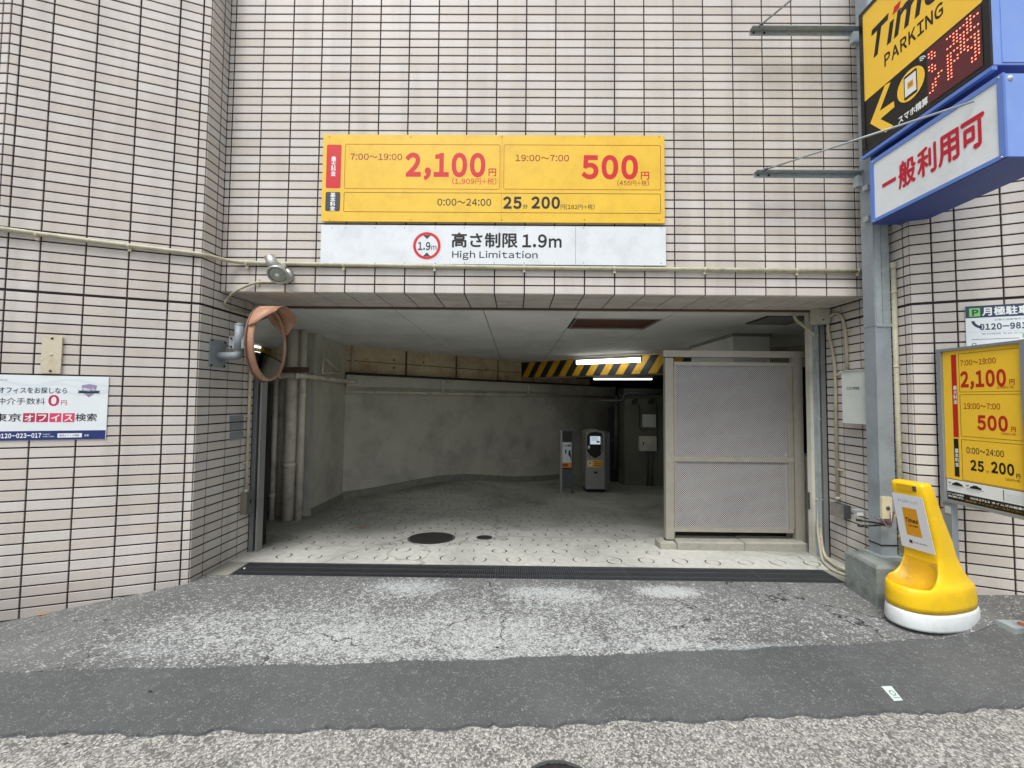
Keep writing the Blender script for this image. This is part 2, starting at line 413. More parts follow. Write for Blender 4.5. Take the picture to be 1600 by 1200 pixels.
lj = [0, .054, .196]+[.196+.2335*k for k in range(1, 4)]+[1.056, 1.11]
rl = (Vector(LJ)-Vector(L0)).length
def rj(Y): return (Y-L0[1])/(LJ[1]-L0[1])*rl
retL = [0, rj(2.985), rj(3.156), rj(3.322), rl]
retLu = [0, rj(2.985), rj(FY)-.003]
faces = [vface(L0, LF, lj), vface(LF, (LF[0]-5, LF[1]), [0]+[.055+COL*k for k in range(0, 21)]),
         vface(L0, LJ, retL, gap0=.0072, j0=-35)]
# the return stops under the lintel inside the opening
O, U, V, N, cl = faces[2]; faces[2] = (O, U, V, N, [c for c in cl if c[3] < Z0 or c[1] < rj(2.99)])
O2 = vface(L0, LJ, [rj(2.985), rj(FY)], gap1=.002, j0=0); faces.append(O2)
wallL = tile_wall('tiled_wall', 'beige tiled wall left of the entrance, angled towards the street, carrying the office advert', faces, left_body)

# front wall with its soffit
def front_body(t):
    MB().box(-2.75, 3.3, FY+REC, FY+SOF-.001, Z0+REC, ZMAX).build('joint_bed', M_JOINT, t)
xl, xr = -2.3065, 2.7155
cols = [xl]+[CX0+COL*k for k in range(0, 22) if CX0+COL*k < xr-.02]+[xr]
fj = [c-xl for c in cols]
ff = vface((xl, FY), (xr, FY), fj, gap0=.001, gap1=.001, j0=0)
cells = []
for i in range(len(fj)-1):
    for k in range(7):
        v0 = ROW*k+(G if k else .0072); v1 = min(ROW*(k+1)-G, SOF-.002)
        if v1 > v0+.01: cells.append((fj[i]+G, fj[i+1]-G, v0, v1))
sf = (Vector((xl, FY, Z0)), Vector((1, 0, 0)), Vector((0, 1, 0)), Vector((0, 0, -1)), cells)
wallF = tile_wall('tiled_wall', 'beige tiled wall over the garage entrance with the yellow tariff board on it', [ff, sf], front_body)

# right wall: return out of the entrance and the street face turned 22 degrees
def right_body(t):
    u = Vector((RF[0]-R0[0], RF[1]-R0[1], 0)).normalized(); n = Vector((u.y, -u.x, 0)); n = n if n.dot(-Vector((*R0, 0))) > 0 else -n
    a = Vector((*R0, 0))-n*REC+Vector((REC*.9, 0, 0))
    e = Vector((*RF, 0))-n*REC
    pl = [a, e, e+Vector((.5, 2.8, 0)), Vector((3.4, 4.0, 0)), Vector((3.4, 3.506, 0)), Vector((RJ[0]+REC, 3.506, 0))]
    pl = [Vector((p.x, p.y, -.5)) for p in pl]
    MB().prism(pl, (0, 0, ZMAX+.5)).build('joint_bed', M_JOINT, t)
rr_ = (Vector(RJ)-Vector(R0)).length
def rk(Y): return (Y-R0[1])/(RJ[1]-R0[1])*rr_
fr_ = [0, .117, .236]+[.236+.2235*k for k in range(1, 11)]
f1 = vface(R0, RF, fr_)
f2 = vface(R0, RJ, [0, rk(2.765), rk(2.95), rk(3.14), rk(3.326), rr_], gap0=.0072)
O, U, V, N, cl = f2; f2 = (O, U, V, N, [c for c in cl if c[3] < Z0 or c[1] < rk(3.0)])
f3 = vface(R0, RJ, [rk(2.95), rk(FY)], gap1=.002, j0=0)
wallR = tile_wall('tiled_wall', 'beige tiled wall right of the entrance, behind the steel sign post and price signs', [f1, f2, f3], right_body)
# grey tiles let into the left return beside the conduit
gm = []
pL = Plane(L0, LJ)
for yt, yb in ((649, 658.5), (661, 672), (674.5, 687)):
    b = pL.box(358.5, 380, yt, yb); mb = MB(); mb.obox(pL.at(b[0], b[2], -.001), pL.u*(b[1]-b[0]), (0, 0, b[3]-b[2]), pL.n*.004)
    mb.build('tile', M_GREYTILE, wallL, label='grey replacement tile beside the conduit')

# ------------------------------------------------------------ ground materials
def ground_mat(name, dark, light, stone, cell, cover, rough=.9, bumpd=.004, wear=None, stains=None, smears=None, organic=False):
    """asphalt: stones of cell size set in binder; wear(patches where the stones are bleached)"""
    m = bpy.data.materials.new(name); m.use_nodes = True; n = m.node_tree.nodes; l = m.node_tree.links
    b = n['Principled BSDF']; b.inputs['Roughness'].default_value = rough; b.inputs['Specular IOR Level'].default_value = .25
    g = n.new('ShaderNodeNewGeometry')
    wn = n.new('ShaderNodeTexNoise'); wn.inputs['Scale'].default_value = 60; l.new(g.outputs['Position'], wn.inputs['Vector'])
    wv = n.new('ShaderNodeMix'); wv.data_type = 'RGBA'; wv.blend_type = 'LINEAR_LIGHT'; wv.inputs[0].default_value = .012; l.new(g.outputs['Position'], wv.inputs[6]); l.new(wn.outputs['Color'], wv.inputs[7])
    vo = n.new('ShaderNodeTexVoronoi'); vo.inputs['Scale'].default_value = 1/cell; l.new(wv.outputs[2], vo.inputs['Vector'])
    sep = n.new('ShaderNodeSeparateColor'); l.new(vo.outputs['Color'], sep.inputs[0])
    big = n.new('ShaderNodeTexNoise'); big.inputs['Scale'].default_value = 1.6; big.inputs['Detail'].default_value = 7; big.inputs['Roughness'].default_value = .62; l.new(g.outputs['Position'], big.inputs['Vector'])
    mid = n.new('ShaderNodeTexNoise'); mid.inputs['Scale'].default_value = 24; mid.inputs['Detail'].default_value = 5; l.new(g.outputs['Position'], mid.inputs['Vector'])
    # stone visible where the cell's random value beats the cover threshold, moved by mid noise and wear
    th = n.new('ShaderNodeMath'); th.operation = 'MULTIPLY_ADD'; l.new(mid.outputs['Fac'], th.inputs[0]); th.inputs[1].default_value = .9; th.inputs[2].default_value = cover-.45
    last = th.outputs[0]
    if wear:
        wsum = None
        for (cx, cy, rx, ry, amt) in wear:
            mp = n.new('ShaderNodeMapping'); mp.vector_type = 'POINT'
            mp.inputs['Location'].default_value = (-cx/rx, -cy/ry, 0); mp.inputs['Scale'].default_value = (1/rx, 1/ry, 0); l.new(g.outputs['Position'], mp.inputs['Vector'])
            ln = n.new('ShaderNodeVectorMath'); ln.operation = 'LENGTH'; l.new(mp.outputs[0], ln.inputs[0])
            q = n.new('ShaderNodeMapRange'); q.interpolation_type = 'SMOOTHSTEP'; q.inputs[1].default_value = .1; q.inputs[2].default_value = 1; q.inputs[3].default_value = amt; q.inputs[4].default_value = 0; l.new(ln.outputs['Value'], q.inputs[0])
            if wsum is None: wsum = q.outputs[0]
            else:
                s_ = n.new('ShaderNodeMath'); s_.operation = 'ADD'; l.new(wsum, s_.inputs[0]); l.new(q.outputs[0], s_.inputs[1]); wsum = s_.outputs[0]
        # noise breaks the patches up
        bm = n.new('ShaderNodeMapRange'); bm.inputs[1].default_value = .3; bm.inputs[2].default_value = .65; bm.inputs[3].default_value = .35; bm.inputs[4].default_value = 1.3; l.new(big.outputs['Fac'], bm.inputs[0])
        ml = n.new('ShaderNodeMath'); ml.operation = 'MULTIPLY'; l.new(wsum, ml.inputs[0]); l.new(bm.outputs[0], ml.inputs[1])
        sb = n.new('ShaderNodeMath'); sb.operation = 'SUBTRACT'; l.new(last, sb.inputs[0]); l.new(ml.outputs[0], sb.inputs[1]); last = sb.outputs[0]
    src = sep.outputs[0]
    if organic:
        mpo = n.new('ShaderNodeMapping'); mpo.inputs['Scale'].default_value = (82, 118, 95); mpo.inputs['Rotation'].default_value = (0, 0, .5); l.new(g.outputs['Position'], mpo.inputs['Vector'])
        no = n.new('ShaderNodeTexNoise'); no.inputs['Scale'].default_value = 1; no.inputs['Detail'].default_value = 3; no.inputs['Roughness'].default_value = .6; l.new(mpo.outputs[0], no.inputs['Vector'])
        mo = n.new('ShaderNodeMapRange'); mo.inputs[1].default_value = .28; mo.inputs[2].default_value = .72; mo.clamp = False; l.new(no.outputs['Fac'], mo.inputs[0]); src = mo.outputs[0]
    cm = n.new('ShaderNodeMath'); cm.operation = 'SUBTRACT'; l.new(src, cm.inputs[0]); l.new(last, cm.inputs[1])
    vis = n.new('ShaderNodeMapRange'); vis.inputs[1].default_value = -.06 if organic else -.05; vis.inputs[2].default_value = .14 if organic else .12; l.new(cm.outputs[0], vis.inputs[0])
    ed = n.new('ShaderNodeMapRange'); ed.inputs[1].default_value = .75; ed.inputs[2].default_value = .35; l.new(vo.outputs['Distance'], ed.inputs[0]); ed.inputs[3].default_value = .8 if organic else .15; ed.inputs[4].default_value = 1
    vm = n.new('ShaderNodeMath'); vm.operation = 'MULTIPLY'; l.new(vis.outputs[0], vm.inputs[0]); l.new(ed.outputs[0], vm.inputs[1])
    sc_ = n.new('ShaderNodeValToRGB'); e = sc_.color_ramp.elements; e[0].color = (*light, 1); e[1].color = (*stone, 1); l.new(sep.outputs[1], sc_.inputs[0])
    db = n.new('ShaderNodeMix'); db.data_type = 'RGBA'; db.inputs[6].default_value = (*scale(dark, .5), 1); db.inputs[7].default_value = (*scale(dark, 1.55), 1); l.new(big.outputs['Fac'], db.inputs[0])
    mx = n.new('ShaderNodeMix'); mx.data_type = 'RGBA'; l.new(vm.outputs[0], mx.inputs[0]); l.new(db.outputs[2], mx.inputs[6]); l.new(sc_.outputs[0], mx.inputs[7])
    out = mx.outputs[2]
    if stains is not None:
        cr = n.new('ShaderNodeMapRange'); cr.inputs[1].default_value = .5; cr.inputs[2].default_value = .75; cr.inputs[4].default_value = .6; l.new(big.outputs['Fac'], cr.inputs[0])
        m5 = n.new('ShaderNodeMix'); m5.data_type = 'RGBA'; l.new(cr.outputs[0], m5.inputs[0]); l.new(out, m5.inputs[6]); m5.inputs[7].default_value = (*stains, 1); out = m5.outputs[2]
    if organic:
        cv = n.new('ShaderNodeTexNoise'); cv.inputs['Scale'].default_value = 9; cv.inputs['Detail'].default_value = 5; l.new(g.outputs['Position'], cv.inputs['Vector'])
        ca = n.new('ShaderNodeMix'); ca.data_type = 'RGBA'; ca.blend_type = 'LINEAR_LIGHT'; ca.inputs[0].default_value = .10; l.new(g.outputs['Position'], ca.inputs[6]); l.new(cv.outputs['Color'], ca.inputs[7])
        ck = n.new('ShaderNodeTexVoronoi'); ck.feature = 'DISTANCE_TO_EDGE'; ck.inputs['Scale'].default_value = 1.15; l.new(ca.outputs[2], ck.inputs['Vector'])
        kr = n.new('ShaderNodeMapRange'); kr.inputs[1].default_value = .0015; kr.inputs[2].default_value = .007; kr.inputs[3].default_value = 1; kr.inputs[4].default_value = 0; l.new(ck.outputs['Distance'], kr.inputs[0])
        kn = n.new('ShaderNodeMapRange'); kn.inputs[1].default_value = .46; kn.inputs[2].default_value = .56; l.new(big.outputs['Fac'], kn.inputs[0])
        km = n.new('ShaderNodeMath'); km.operation = 'MULTIPLY'; l.new(kr.outputs[0], km.inputs[0]); l.new(kn.outputs[0], km.inputs[1])
        kx = n.new('ShaderNodeMix'); kx.data_type = 'RGBA'; l.new(km.outputs[0], kx.inputs[0]); l.new(out, kx.inputs[6]); kx.inputs[7].default_value = (*lin('#2f3030'), 1); out = kx.outputs[2]
    for (cx, cy, rx, ry, amt) in (smears or ()):
        mp = n.new('ShaderNodeMapping'); mp.inputs['Location'].default_value = (-cx/rx, -cy/ry, 0); mp.inputs['Scale'].default_value = (1/rx, 1/ry, 0); l.new(g.outputs['Position'], mp.inputs['Vector'])
        ln = n.new('ShaderNodeVectorMath'); ln.operation = 'LENGTH'; l.new(mp.outputs[0], ln.inputs[0])
        dd = n.new('ShaderNodeMath'); dd.operation = 'MULTIPLY_ADD'; l.new(big.outputs['Fac'], dd.inputs[0]); dd.inputs[1].default_value = 1.6; l.new(ln.outputs['Value'], dd.inputs[2])
        q = n.new('ShaderNodeMapRange'); q.interpolation_type = 'SMOOTHSTEP'; q.inputs[1].default_value = .75; q.inputs[2].default_value = 1.7; q.inputs[3].default_value = amt; q.inputs[4].default_value = 0; l.new(dd.outputs[0], q.inputs[0])
        fm = n.new('ShaderNodeMath'); fm.operation = 'MULTIPLY'; l.new(q.outputs[0], fm.inputs[0]); l.new(src, fm.inputs[1]); fm.use_clamp = True
        fk = n.new('ShaderNodeMath'); fk.operation = 'MULTIPLY'; l.new(fm.outputs[0], fk.inputs[0]); fk.inputs[1].default_value = 1.5; fk.use_clamp = True
        k = n.new('ShaderNodeMix'); k.data_type = 'RGBA'; l.new(fk.outputs[0], k.inputs[0]); l.new(out, k.inputs[6]); k.inputs[7].default_value = (*lin('#b9c0c1'), 1); out = k.outputs[2]
    l.new(out, b.inputs['Base Color'])
    hd = n.new('ShaderNodeMath'); hd.operation = 'SUBTRACT'; hd.inputs[0].default_value = 1; l.new(vo.outputs['Distance'], hd.inputs[1])
    bp = n.new('ShaderNodeBump'); bp.inputs['Strength'].default_value = .7; bp.inputs['Distance'].default_value = bumpd; l.new(hd.outputs[0], bp.inputs['Height']); l.new(bp.outputs[0], b.inputs['Normal'])
    return m
smearA = [(-.75, 2.86, .40, .12, .75), (.22, 2.80, .42, .10, .7), (1.10, 2.83, .26, .09, .95), (-1.3, 2.45, .9, .08, .25), (.5, 2.60, 1.6, .05, .22), (-1.9, 2.12, .4, .08, .4), (.9, 2.22, 1.5, .05, .55), (-.6, 2.12, 1.2, .05, .35)]
wearA = [(-.55, 2.35, 2.2, .75, .28), (1.1, 2.45, 1.6, .6, .18), (-.1, 2.2, 1.9, .35, .16), (-.75, 2.85, .45, .22, .4), (.25, 2.78, .5, .2, .45), (1.08, 2.84, .34, .14, .7), (-1.75, 2.25, .8, .35, .2)]
M_APRON = ground_mat('old_rough_asphalt', lin('#6b6c6b'), lin('#8f9291'), lin('#d6d9d6'), .0062, .72, wear=wearA, smears=smearA, organic=True)
M_STRIP = ground_mat('new_fine_asphalt', lin('#5a5c5c'), lin('#727473'), lin('#9aa0a1'), .0042, .86, bumpd=.0015)
M_ROAD = ground_mat('light_aggregate_road', lin('#6c6b68'), lin('#979691'), lin('#cbcac1'), .0085, .25, bumpd=.003)

def b1(x): return .008*vnoise(x+7, 45)+2.103+.0775*x+.0055*x*x+.006*math.sin(x*9.1)+.004*math.sin(x*23+1)
_vn = [random.Random(5).random() for _ in range(1)]
_r5 = random.Random(5); _vn = [_r5.random()-.5 for _ in range(4096)]
def vnoise(x, f):
    t = (x+20)*f; i = int(t); k = t-i; k = k*k*(3-2*k); return _vn[i % 4096]*(1-k)+_vn[(i+1) % 4096]*k
def b2(x): return .010*vnoise(x, 7)+.012*vnoise(x, 28)+.012*vnoise(x, 70)+1.690+.052*x+.004*x*x+.007*math.sin(x*11.3+2)+.005*math.sin(x*31)+.003*math.sin(x*67)
def strip(name, m, x0, x1, nx, lo, hi, ny, dz, label=None, bow=None):
    """ground sheet between the curves lo(x) and hi(x), lifted dz above the base, with a small skirt at its edges"""
    v = []; f = []
    for i in range(nx+1):
        x = x0+(x1-x0)*i/nx; a, b = lo(x), hi(x)
        for j in range(ny+1):
            y = a+(b-a)*j/ny; v.append((x, y, ground(x, y)+dz))
        v.append((x, a-.002, ground(x, a)-.02)); v.append((x, b+.002, ground(x, b)-.02))
    w = ny+3
    for i in range(nx):
        for j in range(ny): f.append((i*w+j, (i+1)*w+j, (i+1)*w+j+1, i*w+j+1))
        f.append((i*w+ny+1, (i+1)*w+ny+1, (i+1)*w, i*w)); f.append((i*w+ny, (i+1)*w+ny, (i+1)*w+ny+2, i*w+ny+2))
    mb = MB(); mb.add(v, f); return mb.build(name, m, kind='structure', label=label)
def backline(x):
    if x < -2.3: return 4.0 if x < -3 else 4.0
    return 2.992
strip('apron', M_APRON, -6.5, 6.5, 260, b1, lambda x: 3.002 if -2.7 < x < 2.95 else 4.0, 24, .004)
strip('asphalt_strip', M_STRIP, -6.5, 6.5, 520, b2, lambda x: b1(x)+.0, 6, 0.0)
strip('road', M_ROAD, -6.5, 6.5, 200, lambda x: -6, lambda x: b2(x)+.004, 40, -.013)
MB().box(-60, 60, -60, 30, -1.6, -1.5).build('ground', mat('far_asphalt', lin('#5c5d5e'), .9, var=.1), kind='structure')
# the street runs on to both sides and behind the camera
mb = MB(); z = -.02
mb.add([(-60, -60, z-.9), (60, -60, z+.9), (60, -6, z+.9), (-60, -6, z-.9)], [(0, 1, 2, 3)]); mb.build('street', mat('street_asphalt', lin('#5c5d5e'), .9, var=.12), kind='structure')
mb = MB(); mb.add([(-60, -6, -.9), (-6.5, -6, -.2), (-6.5, 4.3, -.2), (-60, 4.3, -.9)], [(0, 1, 2, 3)]); mb.add([(6.5, -6, .1), (60, -6, .9), (60, 4.3, .9), (6.5, 4.3, .15)], [(0, 1, 2, 3)])
mb.build('street', MATS['street_asphalt'], kind='structure')

# ------------------------------------------------------------ garage shell
M_CONC = mat('garage_painted_wall', lin('#c8c6b8'), .75, var=.08, nscale=2.2, dirt=lin('#55554c'), dscale=1.3, damt=.5, bump=.15, bscale=40)
M_RAWC = mat('raw_board_marked_concrete', lin('#cfbf9f'), .85, var=.14, nscale=3, dirt=lin('#8a5f38'), dscale=2.6, damt=.75, bump=.25, bscale=30)
M_CEIL = mat('ceiling_board', lin('#ebece8'), .8, var=.04, nscale=2, dirt=lin('#7d7e79'), dscale=1.4, damt=.3)
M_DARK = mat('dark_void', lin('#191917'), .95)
M_PLINTH = mat('worn_grey_plinth', lin('#8b8b80'), .9, var=.15, nscale=8)
# floor: pale worn concrete with tyre dirt towards the walls
def floor_material():
    m = bpy.data.materials.new('worn_pale_concrete'); m.use_nodes = True; n = m.node_tree.nodes; l = m.node_tree.links
    b = n['Principled BSDF']; b.inputs['Roughness'].default_value = .62; b.inputs['Specular IOR Level'].default_value = .35
    g = n.new('ShaderNodeNewGeometry')
    big = n.new('ShaderNodeTexNoise'); big.inputs['Scale'].default_value = .9; big.inputs['Detail'].default_value = 8; big.inputs['Roughness'].default_value = .68; big.inputs['Distortion'].default_value = .6; l.new(g.outputs['Position'], big.inputs['Vector'])
    fine = n.new('ShaderNodeTexNoise'); fine.inputs['Scale'].default_value = 22; fine.inputs['Detail'].default_value = 6; l.new(g.outputs['Position'], fine.inputs['Vector'])
    cr = n.new('ShaderNodeValToRGB'); e = cr.color_ramp.elements; e[0].position = .3; e[0].color = (*lin('#8c8c84'), 1); e[1].position = .62; e[1].color = (*lin('#c5c5bd'), 1); x = cr.color_ramp.elements.new(.45); x.color = (*lin('#b0b1aa'), 1)
    l.new(big.outputs['Fac'], cr.inputs[0])
    fr = n.new('ShaderNodeMapRange'); fr.inputs[1].default_value = .3; fr.inputs[2].default_value = .7; fr.inputs[3].default_value = .86; fr.inputs[4].default_value = 1.1; l.new(fine.outputs['Fac'], fr.inputs[0])
    mx = n.new('ShaderNodeMix'); mx.data_type = 'RGBA'; mx.blend_type = 'MULTIPLY'; mx.inputs[0].default_value = 1; l.new(cr.outputs[0], mx.inputs[6]); l.new(fr.outputs[0], mx.inputs[7])
    out = mx.outputs[2]
    # ingrained dirt that people and tyres leave along the walls and where cars turn
    for (cx, cy, rx, ry, amt) in ((-2.7, 5.0, 1.4, 1.8, .5), (-1.8, 6.9, 2.0, .7, .55), (2.3, 4.2, 1.3, .9, .35), (2.1, 8.0, 2.0, 1.5, .6), (-2.4, 3.7, .8, .5, .45)):
        mp = n.new('ShaderNodeMapping'); mp.inputs['Location'].default_value = (-cx/rx, -cy/ry, 0); mp.inputs['Scale'].default_value = (1/rx, 1/ry, 0); l.new(g.outputs['Position'], mp.inputs['Vector'])
        ln = n.new('ShaderNodeVectorMath'); ln.operation = 'LENGTH'; l.new(mp.outputs[0], ln.inputs[0])
        dd = n.new('ShaderNodeMath'); dd.operation = 'MULTIPLY_ADD'; l.new(big.outputs['Fac'], dd.inputs[0]); dd.inputs[1].default_value = 1.3; l.new(ln.outputs['Value'], dd.inputs[2])
        q = n.new('ShaderNodeMapRange'); q.interpolation_type = 'SMOOTHSTEP'; q.inputs[1].default_value = .7; q.inputs[2].default_value = 1.65; q.inputs[3].default_value = amt; q.inputs[4].default_value = 0; l.new(dd.outputs[0], q.inputs[0])
        k = n.new('ShaderNodeMix'); k.data_type = 'RGBA'; l.new(q.outputs[0], k.inputs[0]); l.new(out, k.inputs[6]); k.inputs[7].default_value = (*lin('#4b4943'), 1); out = k.outputs[2]
    # hairline cracks
    wv = n.new('ShaderNodeTexNoise'); wv.inputs['Scale'].default_value = 3; l.new(g.outputs['Position'], wv.inputs['Vector'])
    wa = n.new('ShaderNodeMix'); wa.data_type = 'RGBA'; wa.blend_type = 'LINEAR_LIGHT'; wa.inputs[0].default_value = .25; l.new(g.outputs['Position'], wa.inputs[6]); l.new(wv.outputs['Color'], wa.inputs[7])
    vc = n.new('ShaderNodeTexVoronoi'); vc.feature = 'DISTANCE_TO_EDGE'; vc.inputs['Scale'].default_value = .42; l.new(wa.outputs[2], vc.inputs['Vector'])
    vr = n.new('ShaderNodeMapRange'); vr.inputs[1].default_value = .001; vr.inputs[2].default_value = .006; vr.inputs[3].default_value = .45; vr.inputs[4].default_value = 0; l.new(vc.outputs['Distance'], vr.inputs[0])
    k = n.new('ShaderNodeMix'); k.data_type = 'RGBA'; l.new(vr.outputs[0], k.inputs[0]); l.new(out, k.inputs[6]); k.inputs[7].default_value = (*lin('#4d4c46'), 1)
    l.new(k.outputs[2], b.inputs['Base Color'])
    bp = n.new('ShaderNodeBump'); bp.inputs['Strength'].default_value = .35; bp.inputs['Distance'].default_value = .006; l.new(fine.outputs['Fac'], bp.inputs['Height']); l.new(bp.outputs[0], b.inputs['Normal'])
    return m
M_FLOOR = floor_material()
GY0, GY1 = 3.002, 3.238
v = []; f = []; nx, ny = 60, 60
for i in range(nx+1):
    for j in range(ny+1):
        x = -5+12*i/nx; y = GY1+8.5*j/ny; v.append((x, y, floor_z(x, y)+.004))
w = ny+1
for i in range(nx):
    for j in range(ny): f.append((i*w+j, (i+1)*w+j, (i+1)*w+j+1, i*w+j+1))
floor = MB().add(v, f, True).build('garage_floor', M_FLOOR, kind='structure')
# side strips of the threshold beside the grating
MB().box(-2.7, -2.13, 3.0025, GY1, -.2, .0035).build('threshold_edge', M_PLINTH, kind='structure')
MB().box(2.46, 2.95, 3.0025, GY1, -.2, .0035).build('threshold_edge', M_PLINTH, kind='structure')
MB().box(-2.13, 2.46, GY0-.02, GY1+.02, -.30, -.12).build('drain_channel', M_DARK, kind='structure')
# ring marks pressed into the ramp floor so tyres grip
M_RING = mat('ring_groove', lin('#4d4b45'), .9, var=.25, nscale=30)
M_RINGC = mat('ring_centre', lin('#bdbdb6'), .8, var=.2, nscale=20)
rg = bpy.data.meshes.new('floor_ring')
def ring_mesh(seed):
    """a pressed ring: low pale rim all round, dark crescents at its two sides"""
    q = random.Random(seed); mb = MB(); seg = 24; vs = []; fs = []; mi = []
    w1, w2 = .5+.5*q.random(), .5+.5*q.random(); ph = (q.random()-.5)*.7
    for k in range(seg+1):
        t = 2*math.pi*k/seg; wob = 1+.03*math.sin(3*t+seed); cr = max(0, math.cos(t+ph))**2*w1+max(0, -math.cos(t+ph))**2*w2
        for r, h in ((.040, .0004), (.044, .0018), (.049, .0018), (.050, .0008), (.050+.013*cr+.001, .0006)): vs.append((r*wob*math.cos(t), r*wob*math.sin(t), h))
    for k in range(seg):
        t = 2*math.pi*(k+.5)/seg; cr = max(0, math.cos(t+ph))**2*w1+max(0, -math.cos(t+ph))**2*w2
        for c in range(3): fs.append((k*5+c, (k+1)*5+c, (k+1)*5+c+1, k*5+c+1)[::-1]); mi.append(1)
        if cr > .18: fs.append((k*5+3, (k+1)*5+3, (k+1)*5+4, k*5+4)[::-1]); mi.append(0)
    mb.add(vs, [tuple(reversed(f)) for f in fs], True); me = mb.mesh('floor_ring'); me.materials.append(M_RING); me.materials.append(M_RINGC)
    me.polygons.foreach_set('material_index', mi); return me
rms_ = [ring_mesh(k) for k in range(6)]
cnt = 0
for r_ in range(24):
    y = 3.36+r_*.205
    for c_ in range(-13, 16):
        x = c_*.275+(.137 if r_ % 2 else 0)+(rnd()-.5)*.025; yy = y+(rnd()-.5)*.025
        if x < -2.2+max(0, (4.7-yy))*.1 and yy < 5: continue
        if yy > 4.9 and x < -2.45: continue
        if x > 1.28 and yy > 3.55: continue
        if x > 2.6 or rnd() < .05 or yy > 6.08+x*.9+2.6: continue
        if (x+.82)**2/.09+(yy-3.98)**2/.05 < 1: continue
        if yy > 5.6 and rnd() < .35: continue
        p = proj((x, yy, floor_z(x, yy)))
        if not (350 < p[0] < 1330): continue
        o = bpy.data.objects.new('floor_ring', rms_[(cnt*5+r_) % 6]); C.objects.link(o); o.parent = floor
        e = .02; nx_ = -(floor_z(x+e, yy)-floor_z(x-e, yy))/(2*e); ny_ = -(floor_z(x, yy+e)-floor_z(x, yy-e))/(2*e)
        q = Vector((0, 0, 1)).rotation_difference(Vector((nx_, ny_, 1)).normalized())
        o.rotation_mode = 'QUATERNION'; o.rotation_quaternion = q @ Matrix.Rotation((rnd()-.5)*.8, 4, 'Z').to_quaternion()
        o.location = (x, yy, floor_z(x, yy)+.0044); s_ = .9+.25*rnd(); o.scale = (s_, s_, 1); cnt += 1

# ceiling boards in rows, with two hatches
ceil = tag(bpy.data.objects.new('ceiling', None), kind='structure'); C.objects.link(ceil)
MB().box(-5, 7, 3.56, 12.2, CZ+.32, CZ+.34).build('slab', M_DARK, ceil)
HX0, HX1, HY0, HY1 = .60, 1.45, 3.93, 4.5
IX0, IX1, IY0, IY1 = 2.40, 2.83, 3.75, 4.13
xs = [-4.9, -3.82, -2.96, -2.04, -1.12, -.30, .58, 1.47, 2.38, 3.28, 4.2, 5.2]
ys = [3.515, 4.98, 6.8, 8.6, 10.4, 12]
def board(x0, x1, y0, y1):
    if x1-x0 < .03 or y1-y0 < .03: return
    g = .0045; MB().box(x0+g, x1-g, y0+g, y1-g, CZ, CZ+.009).build('ceiling_board', M_CEIL, ceil)
for i in range(len(xs)-1):
    for j in range(len(ys)-1):
        x0, x1, y0, y1 = xs[i], xs[i+1], ys[j], ys[j+1]
        if j == 0 and x0 == .58:
            board(x0, x1, y0, HY0); board(x0, x1, HY1, y1); continue
        if j == 0 and x0 == 2.38:
            board(x0, x1, y0, IY0); board(x0, x1, IY1, y1); board(IX1, x1, IY0, IY1); board(x0, IX0+.0, IY0, IY1); continue
        board(x0, x1, y0, y1)
MB().box(-5, 7, 3.56, 12.1, CZ+.012, CZ+.03).build('batten_backing', mat('dark_batten', lin('#2a2a28'), .9), ceil)

M_ALU = mat('brushed_frame_metal', lin('#a09c90'), .42, .2, var=.08, nscale=12)
M_STEEL = mat('dark_steel', lin('#55585a'), .5, .35, var=.1, nscale=10)
M_GALV = mat('galvanised_steel', lin('#a3adaf'), .5, .2, var=.12, nscale=25, dirt=lin('#76827f'), dscale=9, damt=.5)
M_GREYP = mat('blue_grey_paint', lin('#8e979c'), .5, 0, var=.08, nscale=6, dirt=lin('#50585a'), dscale=5, damt=.4)
M_BEIGE = mat('beige_conduit_plastic', lin('#bdb39d'), .5, var=.08, nscale=10, dirt=lin('#8c8069'), dscale=14, damt=.5)
M_CREAM = mat('cream_conduit', lin('#b9b69d'), .55, var=.1, nscale=10, dirt=lin('#7d7a68'), dscale=18, damt=.7)
M_PIPE = mat('grey_painted_pipe', lin('#e0dbc9'), .55, var=.08, nscale=6, dirt=lin('#66645a'), dscale=5, damt=.5)
M_RUST = mat('rusty_bracket', lin('#6f5b45'), .8, var=.2, nscale=20)
M_BLACK = mat('black_plastic', lin('#191919'), .5)
M_WHITEP = mat('white_powder_coat', lin('#cdd3cd'), .45, var=.03, dirt=lin('#a6aaa2'), dscale=4, damt=.3)
M_BROWN = mat('brown_hatch_board', lin('#5f3f2c'), .7, var=.2, nscale=5, dirt=lin('#3d281c'), dscale=3, damt=.5)
M_SCREW = mat('bolt_steel', lin('#3a3a3a'), .5, .8)

def cz(px, py): return onZ(px, py, CZ)
WA, WB = cz(545, 540), cz(815, 566)
PA, PB = cz(493, 520), cz(540, 539)
BD = cz(1030, 553)
zb = -1.2
def wallbox(name, m, a, b, z0, z1, th, parent=None, back=None, **k):
    """upright slab with its visible face on a->b, thickness th away from the camera"""
    a, b = Vector((a[0], a[1], 0)), Vector((b[0], b[1], 0)); u = (b-a).normalized(); n = Vector((-u.y, u.x, 0))
    if n.dot(a) < 0: n = -n
    return MB().obox(a+Vector((0, 0, z0)), b-a, (0, 0, z1-z0), n*th).build(name, m, parent, **k)
